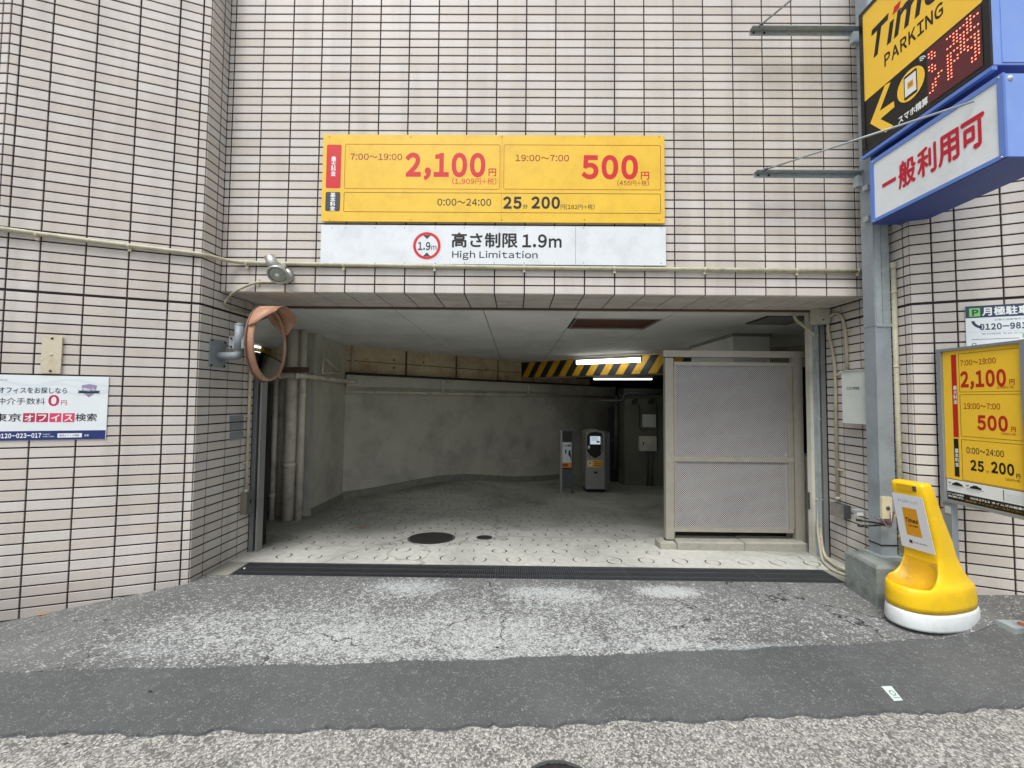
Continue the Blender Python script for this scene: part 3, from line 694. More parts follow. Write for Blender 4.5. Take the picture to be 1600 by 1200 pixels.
# back wall: painted below, bare board-marked concrete above the duct
bw = thing('garage_wall', 'grey-olive painted garage back wall running diagonally behind the ramp', 'wall')
ud = (WB-WA).normalized(); ud = Vector((ud.x, ud.y, 0)).normalized(); nd = Vector((ud.y, -ud.x, 0)); nd = nd if nd.dot(-WA) > 0 else -nd
WA = Vector((WA.x, WA.y, 0)); WA0 = WA-ud*.35
far = WA+ud*7.2
zl = onW(546, 583, WA, WB).z
wallbox('painted_face', M_CONC, WA0, far, zb, zl, .25, bw)
for k in range(6):
    p0 = WA0+ud*(.02 if k == 0 else .35+.02+1.02*(k-.05)); p1 = WA0+ud*(.35+1.02*(k+.95))
    zz = [zl+.004, zl+.20, CZ+.3] if k < 5 else [zl+.004, CZ+.3]
    for q in range(len(zz)-1):
        a = p0; MB().obox(a+Vector((0, 0, zz[q]+.004)), (p1-p0)-ud*.016, (0, 0, zz[q+1]-zz[q]-.012), -nd*.24).build('formwork_panel', M_RAWC, bw)
wallbox('rear_face', mat('stained_joint', lin('#3a2c1e'), .9), WA0-nd*.02, far-nd*.02, zl, CZ+.3, .2, bw)
for u_, z_ in ((.75, 1.98), (1.3, 1.98), (2.0, 1.96), (.75, 1.85), (2.0, 1.84), (2.7, 1.94)):
    c = WA+ud*u_+Vector((0, 0, z_)); MB().lathe([(.0, .003), (.016, .003), (.018, .0)], c, nd, ud, 12).build('form_tie_hole', M_STEEL, bw)
mb = MB(); mb.obox(WA0+Vector((0, 0, -.9)), far-WA0, (0, 0, .0), nd*.02)
# plinth that follows the floor
mb = MB(); vs = []; fs = []; N_ = 40
for i in range(N_+1):
    p = WA-ud*.1+ud*(5.5*i/N_); q = p+nd*.03; z0 = floor_z(q.x, q.y)
    for a, z in ((q, z0-.05), (q, z0+.10), (p, z0+.11)): vs.append((a.x, a.y, z))
for i in range(N_): fs += [(i*3, (i+1)*3, (i+1)*3+1, i*3+1), (i*3+1, (i+1)*3+1, (i+1)*3+2, i*3+2)]
mb = MB(); mb.add(vs, fs); mb.build('plinth', M_PLINTH, bw)
# pilaster with a niche for the pipes
pw = thing('garage_wall', 'pale grey pilaster beside the vertical pipes on the left of the garage', 'wall')
PF = onY(471, 600, PA.y); 
mb = MB(); pts = [Vector((PF.x, PA.y, 0)), Vector((PA.x, PA.y, 0)), Vector((PB.x, PB.y, 0)), Vector((WA.x-.1, WA.y+.6, 0)), Vector((PF.x-.3, WA.y+.6, 0))]
mb.prism([p+Vector((0, 0, zb)) for p in pts], (0, 0, CZ+.3-zb)).build('shaft', M_CONC, pw)
MB().box(PA.x-.035, PA.x+.004, PA.y-.006, PA.y+.03, floor_z(PA.x, PA.y), CZ-.002).build('corner_bead', mat('light_grey_edge', lin('#b6b6ac'), .7), pw)
e = .0; dz = floor_z(PB.x, PB.y)
mb = MB(); vs = []
d = Vector((PB.x-PA.x, PB.y-PA.y, 0)).normalized(); n_ = Vector((d.y, -d.x, 0)); n_ = n_ if n_.x > 0 else -n_
for i in range(11):
    p = Vector((PA.x, PA.y, 0)).lerp(Vector((PB.x, PB.y, 0)), i/10); q = p+n_*.015; z0 = floor_z(q.x, q.y)
    vs += [(q.x, q.y, z0-.05), (q.x, q.y, z0+.09), (p.x, p.y, z0+.095)]
mb.add(vs, [t for i in range(10) for t in ((i*3, i*3+1, (i+1)*3+1, (i+1)*3), (i*3+1, i*3+2, (i+1)*3+2, (i+1)*3+1))]).build('plinth', M_PLINTH, pw)
nw = thing('garage_wall', 'shaded wall of the niche behind the vertical pipes', 'wall')
MB().box(-4.2, PF.x+.02, PA.y+.32, PA.y+.5, zb, CZ+.3).build('shaft', M_CONC, nw)
MB().box(-4.2, -2.7, PA.y+.17, PA.y+.318, floor_z(-3, 5), floor_z(-3, 5)+.16).build('plinth', M_PLINTH, nw)
lw = thing('garage_wall', 'dark left side wall just inside the garage opening', 'wall')
MB().box(-4.3, -4.2, 3.5, 12, zb, CZ+.3).build('shaft', M_CONC, lw)
rw = thing('garage_wall', 'dark right side wall of the garage behind the perforated screen', 'wall')
MB().box(4.6, 4.8, 3.6, 12.2, zb, CZ+.3).build('shaft', M_CONC, rw)
# low white upstand at the right jamb
uw = thing('garage_wall', 'low white rendered wall beside the right-hand shutter rail', 'wall')
q0 = onX(1278, 800, 2.70)
M_RENDER = mat('white_render', lin('#b5b6ae'), .8, var=.06, nscale=8, dirt=lin('#77776f'), dscale=3, damt=.6, bump=.2)
MB().box(2.725, 2.9, 3.60, 4.05, -.2, .83).build('shaft', M_RENDER, uw)
ub_ = thing('added_dark_board', 'large black board added behind the perforated screen to darken its holes', 'board')  # added sheet: gives the screen's holes their dark background
MB().box(1.66, 3.75, 4.12, 4.15, floor_z(1.5, 4.12)-.12, 1.70).build('sheet', mat('added_board_black', lin('#1d1d1c'), .85, var=.2), ub_)
for x_ in (1.68, 2.6, 3.68): MB().box(x_, x_+.04, 4.151, 4.19, floor_z(1.5, 4.12)-.12, 1.69).build('batten', MATS['added_board_black'], ub_)
# end of the ramp
ew = thing('garage_wall', 'dark wall closing the far end of the ramp', 'wall')
MB().box(-4.5, 7, 12, 12.2, zb, CZ+.3).build('shaft', mat('end_wall_shaded_paint', lin('#2c2c29'), .85), ew)  # gloom of the far end put into the wall colour
# column wall with boxes at the back right
CY = 8.3
c0 = onY(976, 700, CY)
cw = thing('garage_column', 'pale concrete wall pier at the back right carrying two cameras and two boxes', 'column')
MB().box(c0.x, c0.x+1.9, CY, CY+.5, zb, onY(1000, 616, CY).z).build('shaft', mat('pier_paint_shaded', lin('#6a6a60'), .8, var=.1, dirt=lin('#44443c'), dscale=1.5, damt=.5), cw)  # darker copy of the wall paint: dimness of the back put into the colour
MB().box(c0.x-.02, c0.x+1.92, CY-.03, CY+.5, onY(1000, 616, CY).z+.003, onY(1000, 616, CY).z+.12).build('capping', mat('dark_capping', lin('#3b3b36'), .8), cw)
# dark door leaf in the passage
dp = thing('steel_door', 'dark narrow steel door in the passage behind the payment machine', 'door')
a = onY(950, 700, 8.9); b = onY(981, 700, 8.9)
MB().box(a.x, b.x, 8.9, 8.96, zb, 1.2).build('leaf', mat('dark_door_paint', lin('#2c2e2c'), .5), dp)
MB().lathe([(0, 0), (.02, 0), (.02, .04), (0, .04)], (a.x+.08, 8.9, .45), (0, -1, 0), (1, 0, 0), 10).build('handle', M_STEEL, dp)

# striped clearance beam
bm = thing('clearance_beam', 'low concrete beam at the back with yellow and black hazard stripes', 'beam')
bu = Vector((BD.x-WB.x, BD.y-WB.y, 0)).normalized(); bn = Vector((bu.y, -bu.x, 0)); bn = bn if bn.dot(-WB) > 0 else -bn
zbb = onW(820, 590, WB, BD).z
B0 = Vector((WB.x, WB.y, 0))-bu*.05; BL = 5.2
MB().obox(B0+Vector((0, 0, zbb)), bu*BL, (0, 0, CZ-.002-zbb), -bn*.5).build('concrete', M_CONC, bm)
mbk = MB(); mbk.obox(B0+bn*.004+bu*.05+Vector((0, 0, zbb-.004)), bu*4.2, (0, 0, CZ-.006-zbb), -bn*.003).build('black_board', mat('hazard_black', lin('#20222a'), .5), bm)
H = CZ-.01-zbb; k = 0; p = .02
while p < 4.0:
    w = .15; s0 = B0+bn*.0055+bu*.05
    z0, z1 = zbb+.002, CZ-.012; lean = .2
    mb = MB(); pts = [s0+bu*p+Vector((0, 0, z0)), s0+bu*(p+w)+Vector((0, 0, z0)), s0+bu*(p+w+lean)+Vector((0, 0, z1)), s0+bu*(p+lean)+Vector((0, 0, z1))]
    mb.prism(pts, bn*.0012).build('stripe', mat('hazard_yellow', lin('#d9a818'), .5, var=.15, nscale=9, dirt=lin('#7d6428'), dscale=4, damt=.5), bm)
    p += .30
# tube lights
def tube_light(name, a, b, label, r, housing, e):
    t = thing(name, label, 'ceiling light', loc=a); a, b = Vector(a), Vector(b); d = (b-a).normalized()
    MB().tube([a+d*.02, b-d*.02], r, 12).build('tube', mat('lit_tube_%d' % e, (1, 1, .98), .5, emit=(1, 1, .96), estr=e), t)
    n = Vector((0, 0, 1)); s = d.cross(n).normalized()
    MB().obox(a-s*housing+n*(r+.002), (b-a), s*2*housing, n*.045).build('housing', MATS.get('lamp_housing') or mat('lamp_housing', lin('#c9cbc8'), .5), t)
    for q in (a, b-d*.02): MB().obox(q-s*r*.9-n*r*.9, d*.02, s*r*1.8, n*r*1.9).build('end_cap', MATS['lamp_housing'], t)
    return t
la_, lb_ = onY(900, 568, 7.35), onY(1003, 561, 6.75)
la_.z = lb_.z = (la_.z+lb_.z)/2
tube_light('tube_light', la_, lb_, 'brightly lit fluorescent fitting on the ceiling in front of the striped beam', .036, .05, 5)
la_, lb_ = onY(926, 592.5, 8.0), onY(1020, 592.5, 8.0)
tube_light('tube_light', la_, lb_, 'thin lit fluorescent tube hanging behind the striped beam', .013, .02, 3)
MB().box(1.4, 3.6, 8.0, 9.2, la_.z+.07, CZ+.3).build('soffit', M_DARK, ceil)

# ------------------------------------------------------------ ceiling fittings
t = thing('ceiling_hatch', 'open brown access hatch in the garage ceiling near the front', 'hatch')
MB().box(HX0+.01, HX1-.01, HY0+.01, HY1-.01, CZ+.0095, CZ+.0115).build('board', M_BROWN, t)
for x0, x1, y0, y1 in ((HX0, HX0+.012, HY0, HY1), (HX1-.012, HX1, HY0, HY1), (HX0+.0125, HX1-.0125, HY0, HY0+.012), (HX0+.0125, HX1-.0125, HY1-.012, HY1)):
    MB().box(x0, x1, y0, y1, CZ-.006, CZ+.009).build('frame', M_WHITEP if False else M_ALU, t)
t = thing('ceiling_hatch', 'closed grey inspection hatch in the ceiling near the right jamb', 'hatch')
MB().box(IX0+.012, IX1-.012, IY0+.012, IY1-.012, CZ-.004, CZ+.009).build('board', mat('hatch_grey', lin('#8f908c'), .7), t)
for x0, x1, y0, y1 in ((IX0, IX0+.01, IY0, IY1), (IX1-.01, IX1, IY0, IY1), (IX0+.0105, IX1-.0105, IY0, IY0+.01), (IX0+.0105, IX1-.0105, IY1-.01, IY1)):
    MB().box(x0, x1, y0, y1, CZ-.009, CZ+.009).build('frame', M_STEEL, t)
t = thing('ceiling_duct', 'boxed-in grey duct hanging from the ceiling above the perforated screen', 'duct')
a, b, c = cz(1145, 521), cz(1204, 521), cz(1096, 541)
MB().box(a.x, b.x, a.y, c.y, CZ-.42, CZ-.034).build('casing', M_CEIL, t)
MB().box(a.x-.02, b.x+.02, a.y-.02, c.y+.02, CZ-.033, CZ-.001).build('rim', mat('duct_rim', lin('#8d8e8a'), .7), t)
t = thing('sprinkler_head', 'small white sprinkler head on the middle of the garage ceiling', 'sprinkler')
c = cz(823, 535); MB().lathe([(0, -.025), (.012, -.02), (.012, -.01), (.03, -.008), (.035, -.001)], c, (0, 0, 1), (1, 0, 0), 14).build('head', M_WHITEP, t)
MB().tube([c+Vector((-.05, 0, -.024)), c+Vector((.05, 0, -.024))], .004, 6).build('deflector', M_WHITEP, t)

# ------------------------------------------------------------ pipes in the garage
def vpipe(name, px0, px1, yt, Y, label, m=M_PIPE, coll=None, group=None, z1=None):
    a = onY((px0+px1)/2, 700, Y); r = (px1-px0)/2/FL*Y*.95; z0 = floor_z(a.x, Y)
    z1 = z1 or min(onY((px0+px1)/2, yt, Y).z, CZ-.002)
    t = thing(name, label, 'pipe', group, (a.x, Y, z0))
    MB().tube([(a.x, Y, z0), (a.x, Y, z1)], r, 18).build('run', m, t)
    for yc, h in (coll or []):
        z = onY(px0, yc, Y).z; MB().tube([(a.x, Y, z), (a.x, Y, z+h)], r*1.14, 18).build('socket', m, t)
    return a.x, r
G_P = 'vertical pipes in the niche at the left'
Yp = 4.72
vpipe('drain_pipe', 424, 432, 586, Yp, 'thin grey pipe with a socket near the floor, leftmost in front of the niche', coll=[(800-22, .05), (590, .03)], group=G_P)
vpipe('drain_pipe', 432, 446, 400, Yp+.2, 'dim wide pipe half hidden behind the thin leftmost pipe', group=G_P)
vpipe('drain_pipe', 443, 463, 400, Yp, 'thickest grey vertical drain pipe with a lumpy joint at mid height', coll=[(730, .07), (722, .02)], group=G_P)
vpipe('drain_pipe', 464, 475, 400, Yp, 'slim grey vertical pipe between the thick drain pipe and the pilaster', coll=[(620, .05)], group=G_P)
t = thing('pipe_bracket', 'brown rusty channel bracket holding the vertical pipes to the niche', 'bracket')
a = onY(424, 577, Yp-.09); b = onY(481, 577, Yp-.09); MB().box(a.x, b.x, Yp-.085, Yp-.05, a.z-.03, a.z+.03).build('channel', M_RUST, t)
t = thing('service_pipe', 'horizontal grey pipe crossing in front of the vertical pipes and turning along the pilaster', 'pipe')
h = onY(440, 587, Yp-.13).z; c_ = Vector((PA.x+.05, PA.y-.12, h))
e_ = Vector((PB.x+.05, PB.y, h))+Vector((.1, .1, 0))
MB().tube(bend([(-3.3, Yp-.13, h), (PA.x+.03, Yp-.13, h), (PB.x+.07, PB.y-.05, h), (PB.x+.16, PB.y+.05, h)], .08), .03, 14).build('run', M_PIPE, t)
for q in ((-2.75, Yp-.13), (-2.55, Yp-.13)): MB().tube([(q[0], q[1], h), (q[0]+.025, q[1], h)], .036, 14).build('collar', M_PIPE, t)
# triangular bracket on the pilaster flank
t = thing('wall_bracket', 'small triangular angle-iron bracket on the side of the pilaster', 'bracket')
pp = Plane((PA.x, PA.y), (PB.x, PB.y), .01)
tri = [onW(502, 558, PA, PB), onW(500, 583, PA, PB), onW(529, 583, PA, PB)]
tri = [q+n_*.03 for q in tri]
for i in range(3): MB().tube([tri[i], tri[(i+1) % 3]], .012, 6).build('bar', M_PIPE, t)
# duct / cable tray along the diagonal wall
t = thing('cable_trunking', 'long flat grey trunking fixed along the diagonal garage wall', 'trunking')
zt, zbm = onW(546, 586, WA, WB).z, onW(546, 604, WA, WB).z
s0 = WA+nd*.002; s0.z = 0
MB().obox(s0+Vector((0, 0, zbm))-ud*.05, ud*6.8, (0, 0, zt-zbm), nd*.09).build('casing', M_CONC, t)
MB().obox(s0+Vector((0, 0, zt+.002))-ud*.05, ud*6.8, (0, 0, .034), nd*.13).build('lid', mat('trunking_gap_shade', lin('#26261f'), .8), t)  # black colour paints in the shadow gap above the casing
for u_ in (1.62, 3.75):
    p = s0+ud*u_+nd*.094
    MB().obox(p+Vector((0, 0, zbm-.08)), ud*.03, (0, 0, zt-zbm+.07), nd*.03).build('bracket_leg', M_PIPE, t)
    MB().tube([p+ud*.02+nd*.02+Vector((0, 0, zt-.03)), p+ud*.2-nd*.06+Vector((0, 0, zbm-.06))], .012, 6).build('brace', M_PIPE, t)
t = thing('service_pipe', 'thin grey pipe running under the trunking along the diagonal wall', 'pipe')
zp = onW(546, 612, WA, WB).z
MB().tube([s0+nd*.06-ud*.05+Vector((0, 0, zp)), s0+nd*.06+ud*6.9+Vector((0, 0, zp))], .022, 12).build('run', M_PIPE, t)
for u_ in (.3, 2.3, 4.3): MB().tube([s0+nd*.06+ud*u_+Vector((0, 0, zp)), s0+nd*.06+ud*(u_+.06)+Vector((0, 0, zp))], .03, 12).build('clip', M_PIPE, t)
t = thing('service_pipe', 'short thin vertical pipe dropping from the ceiling to the trunking at the wall corner', 'pipe')
a = onW(549, 560, WA, WB)+nd*.05; MB().tube([(a.x, a.y, zt+.02), (a.x, a.y, CZ-.002)], .02, 10).build('run', M_BEIGE, t)

# ------------------------------------------------------------ back right fittings
def pb(x0, x1, yt, yb, Y): 
    a, b = onY(x0, yt, Y), onY(x1, yb, Y); return a.x, b.x, b.z, a.z
t = thing('junction_box', 'light grey junction box on the back pier, upper of two', 'box')
x0, x1, z0, z1 = pb(1005, 1024, 648, 667, CY-.08); MB().box(x0, x1, CY-.08, CY-.001, z0, z1).build('case', M_WHITEP, t); MB().box(x0-.008, x1+.008, CY-.09, CY-.0805, z0-.008, z1+.008).build('lid', M_WHITEP, t)
t = thing('junction_box', 'olive grey junction box on the back pier with two conduits below', 'box')
x0, x1, z0, z1 = pb(1000, 1026, 682, 705, CY-.1); MB().box(x0, x1, CY-.1, CY-.001, z0, z1).build('case', M_CONC, t); MB().box(x0+.06, x0+.08, CY-.106, CY-.101, z0+.12, z0+.19).build('latch', M_BLACK, t)
for k_, px in enumerate((1011, 1018)):
    t = thing('conduit', ['left of the two conduits dropping from the olive junction box', 'right of the two conduits dropping from the olive junction box'][k_], 'conduit', 'conduits under the olive junction box')
    a = onY(px, 720, CY-.05); MB().tube([(a.x, CY-.05, z0-.002), (a.x, CY-.05, floor_z(a.x, CY))], .022, 10).build('run', M_STEEL, t)
for k_, px in enumerate((991, 1017)):
    t = thing('security_camera', ['small black security camera high on the back pier, the left one', 'small black security camera high on the back pier, right one above the light grey box'][k_], 'camera', 'cameras on the back pier')
    a = onY(px, 629, CY-.1)
    MB().box(a.x-.03, a.x+.03, CY-.06, CY-.001, a.z-.02, a.z+.05).build('bracket', M_BLACK, t)
    MB().tube([(a.x+.03, CY-.1, a.z+.05), (a.x-.05, CY-.28, a.z)], .04, 14).build('body', M_BLACK, t)
    MB().lathe([(0, .004), (.03, .003), (.034, 0)], (a.x-.05, CY-.281, a.z), (-.4, -.9, -.2), (0, 0, 1), 14).build('lens', mat('lens_glass', lin('#0a0c10'), .1), t)
t = thing('cable', 'thin black cable looping down from the left camera to the boxes', 'cable')
P_ = lambda x, y: onY(x, y, CY-.03)
MB().tube(bend([P_(997, 630), P_(1000, 640), P_(999, 668), P_(1004, 675), P_(1011, 668), P_(1012, 664)], .05), .009, 6).build('run', M_BLACK, t)
t = thing('cable', 'thin black cable down the right of the two junction boxes', 'cable')
MB().tube(bend([P_(1024, 622), P_(1026.5, 640), P_(1026.5, 680), P_(1028, 700), P_(1022, 706)], .05), .008, 6).build('run', M_BLACK, t)
t = thing('service_pipe', 'grey pipe stepping up over the top of the back pier', 'pipe')
a, b, c, d = onY(925, 626.5, CY-.05), onY(972, 626.5, CY-.05), onY(976, 618, CY-.05), onY(1045, 615.5, CY-.05)
MB().tube(bend([a, b, Vector((c.x, c.y, c.z+.04)), Vector((d.x, d.y, c.z+.04))], .05), .025, 10).build('run', M_STEEL, t)
t = thing('service_pipe', 'dim vertical pipe in the dark passage left of the back pier', 'pipe')
a = onY(963, 650, 8.7); MB().tube([(a.x, 8.7, onY(963, 618, 8.7).z), (a.x, 8.7, onY(963, 690, 8.7).z-.6)], .05, 12).build('run', M_STEEL, t)

# ------------------------------------------------------------ drain gratings across the threshold
xs_ = [-2.128, -1.13, -.13, .87, 1.87, 2.458]
for i in range(5):
    x0, x1 = xs_[i]+.003, xs_[i+1]-.003
    t = thing('drain_grating', ['leftmost steel drain grating of the row across the threshold, by the left jamb', 'second drain grating from the left of the row across the threshold', 'middle drain grating of the row across the threshold', 'fourth drain grating from the left, in front of the perforated screen', 'short rightmost drain grating of the row, by the right jamb'][i], 'drain grating', 'drain gratings across the threshold')
    mb = MB(); n = int((x1-x0)/.0165)
    for k in range(n): x = x0+.008+(x1-x0-.016)*k/(n-1); mb.box(x-.0028, x+.0028, GY0+.009, GY1-.009, -.018, .002)
    mb.build('bars', M_STEEL, t, kind='stuff')
    mb = MB()
    for y in (GY0+.075, GY0+.16): mb.box(x0+.004, x1-.004, y, y+.006, -.03, -.0005)
    mb.build('cross_bar', M_STEEL, t)
    for y in (GY0+.001, GY1-.009): MB().box(x0, x1, y, y+.008, -.03, .003).build('frame', M_STEEL, t)
    for x in (x0, x1-.004): MB().box(x, x+.004, GY0+.0095, GY1-.0095, -.03, .003).build('frame', M_STEEL, t)

# manhole covers
def cover(cx, cy, r, label, studs=True):
    z = 0.0; t = thing('manhole_cover', label, 'manhole cover')
    e = .05; nn = Vector((-(floor_z(cx+e, cy)-floor_z(cx-e, cy))/(2*e), -(floor_z(cx, cy+e)-floor_z(cx, cy-e))/(2*e), 1)).normalized()
    t.location = (cx, cy, floor_z(cx, cy)+.0065); t.rotation_mode = 'QUATERNION'; t.rotation_quaternion = Vector((0, 0, 1)).rotation_difference(nn); cx = cy = 0.0
    MB().lathe([(r*1.08, -.01), (r*1.08, .002), (r*1.01, .003), (r*1.01, -.004)], (cx, cy, z), (0, 0, 1), (1, 0, 0), 36, False).build('ring', M_STEEL, t)
    MB().lathe([(0, .0025), (r*.99, .0025), (r*.99, -.01)], (cx, cy, z), (0, 0, 1), (1, 0, 0), 36, False).build('lid', mat('cast_iron', lin('#2d2c2b'), .7, .3, var=.25, nscale=30), t)
    if studs:
        mb = MB(); q = -r
        while q < r:
            p = -r
            while p < r:
                if math.hypot(p, q) < r*.9: mb.box(cx+p-.006, cx+p+.006, cy+q-.006, cy+q+.006, z+.002, z+.0045)
                p += .026
            q += .026
        mb.build('studs', MATS['cast_iron'], t, kind='stuff')
cover(-.815, 3.98, .215, 'large dark round manhole cover on the garage floor')
cover(-.295, 4.03, .075, 'small dark drain lid right of the large manhole cover', False)

# ------------------------------------------------------------ shutter guide rails
def rail(name, label, x0, x1, x2, z1, right):
    t = thing(name, label, 'guide rail')
    Y0, Y1 = 3.452, 3.53
    return t
zj = CZ-.002
a, b, c = onY(399.5, 700, 3.46).x, onY(402.8, 700, 3.46).x, onY(411.5, 700, 3.5).x
t = thing('shutter_rail', 'steel shutter guide rail with a dark slot at the left jamb', 'guide rail')
MB().box(-2.2885, a+.004, 3.455, 3.53, -.03, zj).build('outer_flange', mat('rail_grey_left', lin('#7e8180'), .5, .2), t)
MB().box(a+.0045, a+.026, 3.48, 3.53, -.03, zj).build('slot', M_BLACK, t)
MB().box(a+.0265, c, 3.455, 3.53, -.03, zj).build('inner_flange', mat('stainless_flange', lin('#a8aaa6'), .4, .5, var=.05), t)
MB().box(-2.75, -2.289, 3.4525, 3.7, -.05, CZ).build('jamb_fill', M_DARK, t)
t = thing('shutter_rail', 'dark steel shutter guide rail at the right jamb', 'guide rail')
a, b, c = onY(1290, 700, 3.5).x, onY(1283, 700, 3.5).x, onY(1277, 700, 3.5).x
MB().box(a-.018, 2.728, 3.5075, 3.58, -.03, zj).build('outer_flange', mat('rail_grey', lin('#8a8d8c'), .5, .2), t)
MB().box(a-.036, a-.0185, 3.53, 3.58, -.03, zj).build('slot', M_BLACK, t)
MB().box(a-.060, a-.0365, 3.507, 3.58, -.03, zj).build('inner_flange', M_GALV, t)
MB().box(2.7285, 3.4, 3.507, 3.62, -.05, CZ).build('jamb_fill', M_DARK, t)
# the pale jamb strip that carries the conduit
MB().box(a-.088, a-.0605, 3.55, 3.6, -.03, zj).build('jamb_strip', M_CONC, t)
# beam trim behind the soffit
t = thing('shutter_housing', 'long brown and cream shutter slot trim along the top of the opening', 'shutter trim')
MB().box(-2.35, 2.73, FY+SOF+.001, FY+SOF+.007, Z0-.018, Z0+.04).build('front_lip', mat('brown_trim', lin('#5b463b'), .6), t)
MB().box(-2.35, 2.73, FY+SOF+.0075, FY+SOF+.013, Z0-.024, Z0+.04).build('cream_lip', M_CREAM, t)
# bearing covers at the head of each rail
for k_, (x0, x1, yt, yb, Y, lab) in enumerate(((385, 402, 474, 509, 3.42, 'small grey cover box at the head of the left shutter rail'), (1276, 1297, 484, 505, 3.42, 'small grey cover box at the head of the right shutter rail'))):
    t = thing('cover_box', lab, 'cover box')
    a, b = onY(x0, yt, Y), onY(x1, yb, Y)
    if k_ == 0: a.x = -2.285
    MB().box(a.x, b.x, Y, Y+.08, b.z, Z0-.003).build('case', M_CONC, t)
    MB().box(b.x-.004, b.x+.003, Y-.006, Y+.0, b.z, Z0-.004).build('edge', M_GALV, t)
    MB().lathe([(0, .004), (.006, .003), (.007, 0)], ((a.x+b.x)/2, Y, b.z+.03), (0, -1, 0), (1, 0, 0), 8).build('screw', M_SCREW, t)

# ------------------------------------------------------------ perforated screen
SY = 3.72
t = thing('perforated_screen', 'metal-framed screen with two perforated white panels on a concrete kerb', 'screen')
def sb(name, x0, x1, yt, yb, y0, y1, m=M_ALU):
    a, b = onY(x0, (yt+yb)/2, SY), onY(x1, (yt+yb)/2, SY); c, d = onY((x0+x1)/2, yt, SY), onY((x0+x1)/2, yb, SY)
    MB().box(a.x, b.x, SY+y0, SY+y1, d.z, c.z).build(name, m, t); return a.x, b.x, d.z, c.z
tx = sb('top_rail', 1036, 1262, 548.5, 558.5, -.012, .045)
px0, px1, pz0, pz1 = sb('post', 1040, 1053, 559, 843, 0, .05)
qx0, qx1, _, _ = sb('post', 1241.5, 1256, 559, 846, 0, .05)
for x in (px0, qx0): MB().box(x-.01, x+.08, SY-.01, SY+.06, .04, .055).build('foot_plate', M_STEEL, t)
r1 = sb('panel_rail', 1053.5, 1241, 566, 572, .004, .04)
r2 = sb('panel_rail', 1053.5, 1241, 714, 722, .004, .04)
r3 = sb('panel_rail', 1053.5, 1241, 826, 832, .004, .04)
for zz0, zz1 in ((r2[3]+.001, r1[2]-.001), (r3[3]+.001, r2[2]-.001)):
    for x0_, x1_ in ((px1+.006, px1+.03), (qx0-.052, qx0-.03), (qx0-.028, qx0-.006)):
        MB().box(x0_, x1_, SY+.008, SY+.03, zz0, zz1).build('stile', M_ALU, t)
M_PERF = mat('perforated_white_metal', lin('#bebdbc'), .38, .1, var=.07, nscale=2.5, dirt=lin('#a9a6ac'), dscale=1.8, damt=.35)
def perf(x0, x1, z0, z1, y, pitch=.0197, r=.0066):
    nx = int(round((x1-x0)/pitch)); px = (x1-x0)/nx; rz = pitch/2
    nz = int(round((z1-z0)/rz)); pz = (z1-z0)/nz
    # staggered holes: tile the sheet with diamond-cornered cells, one hexagonal hole per cell centre
    v = []; f = []
    for j in range(nz):
        for i in range(nx):
            # cell i,j is px wide, pz high; holes sit in alternate half-cells
            cx = x0+px*(i+(.25 if j % 2 else .75)); cz_ = z0+pz*(j+.5)
            xa, xb, za, zb_ = x0+px*(i+(0 if j % 2 else .5)), x0+px*(i+(.5 if j % 2 else 1)), z0+pz*j, z0+pz*(j+1)
            o = len(v); rr = px*.268
            v += [(xa, y, za), (xb, y, za), (xb, y, zb_), (xa, y, zb_)]
            for k in range(8):
                a = math.pi/8+math.pi*2*k/8-math.pi*.75; v.append((cx+rr*math.cos(a), y, cz_+rr*math.sin(a)))
            c4 = [0, 1, 2, 3]
            for q in range(4):
                h0, h1, h2 = o+4+(2*q) % 8, o+4+(2*q+1) % 8, o+4+(2*q+2) % 8
                f.append((o+q, o+(q+1) % 4, h2, h1, h0))
            # the plain half of the cell
            xa2, xb2 = (x0+px*(i+.5), x0+px*(i+1)) if j % 2 else (x0+px*i, x0+px*(i+.5))
            o = len(v); v += [(xa2, y, za), (xb2, y, za), (xb2, y, zb_), (xa2, y, zb_)]; f.append((o, o+1, o+2, o+3))
    return MB().add(v, f)
for zz0, zz1 in ((r2[3]+.001, r1[2]-.001), (r3[3]+.001, r2[2]-.001)):
    perf(px1+.031, qx0-.053, zz0, zz1, SY+.02).build('perforated_panel', M_PERF, t, kind='stuff')
# kerb under it, two blocks and an end block
t = thing('concrete_kerb', 'worn concrete kerb of two blocks under the perforated screen', 'kerb')
M_KERB = mat('worn_kerb_concrete', lin('#9a9a8e'), .9, var=.15, nscale=10, dirt=lin('#5d5a50'), dscale=5, damt=.8, bump=.4, bscale=30)
def blk(x0, x1, y0, y1, z0, z1, c=.012):
    mb = MB(); P8 = [(x0, y0), (x1, y0), (x1, y1), (x0, y1)]
    lo = [Vector((x, y, z0)) for x, y in P8]; mi = [Vector((x, y, z1-c)) for x, y in P8]
    hi = [Vector((x+(c if x == x0 else -c), y+(c if y == y0 else -c), z1)) for x, y in P8]
    v = lo+mi+hi; f = [(3, 2, 1, 0), (8, 9, 10, 11)]
    for a in (0, 4): f += [(a+i, a+(i+1) % 4, a+4+(i+1) % 4, a+4+i) for i in range(4)]
    return mb.add(v, f)
a, b = onZ(1057, 858, 0), onZ(1164, 859, 0); ky = SY-.06
xk = [onY(1059, 858, ky).x, onY(1164, 858, ky).x, onY(1262, 858, ky).x]
blk(xk[0], xk[1]-.003, ky, SY+.12, -.08, .062).build('kerb_block', M_KERB, t)
blk(xk[1]+.003, xk[2], ky, SY+.12, -.08, .066).build('kerb_block', M_KERB, t)
blk(onY(1033, 856, ky).x, xk[0]-.004, ky+.015, SY+.1, -.08, .055, .02).build('end_block', M_KERB, t)

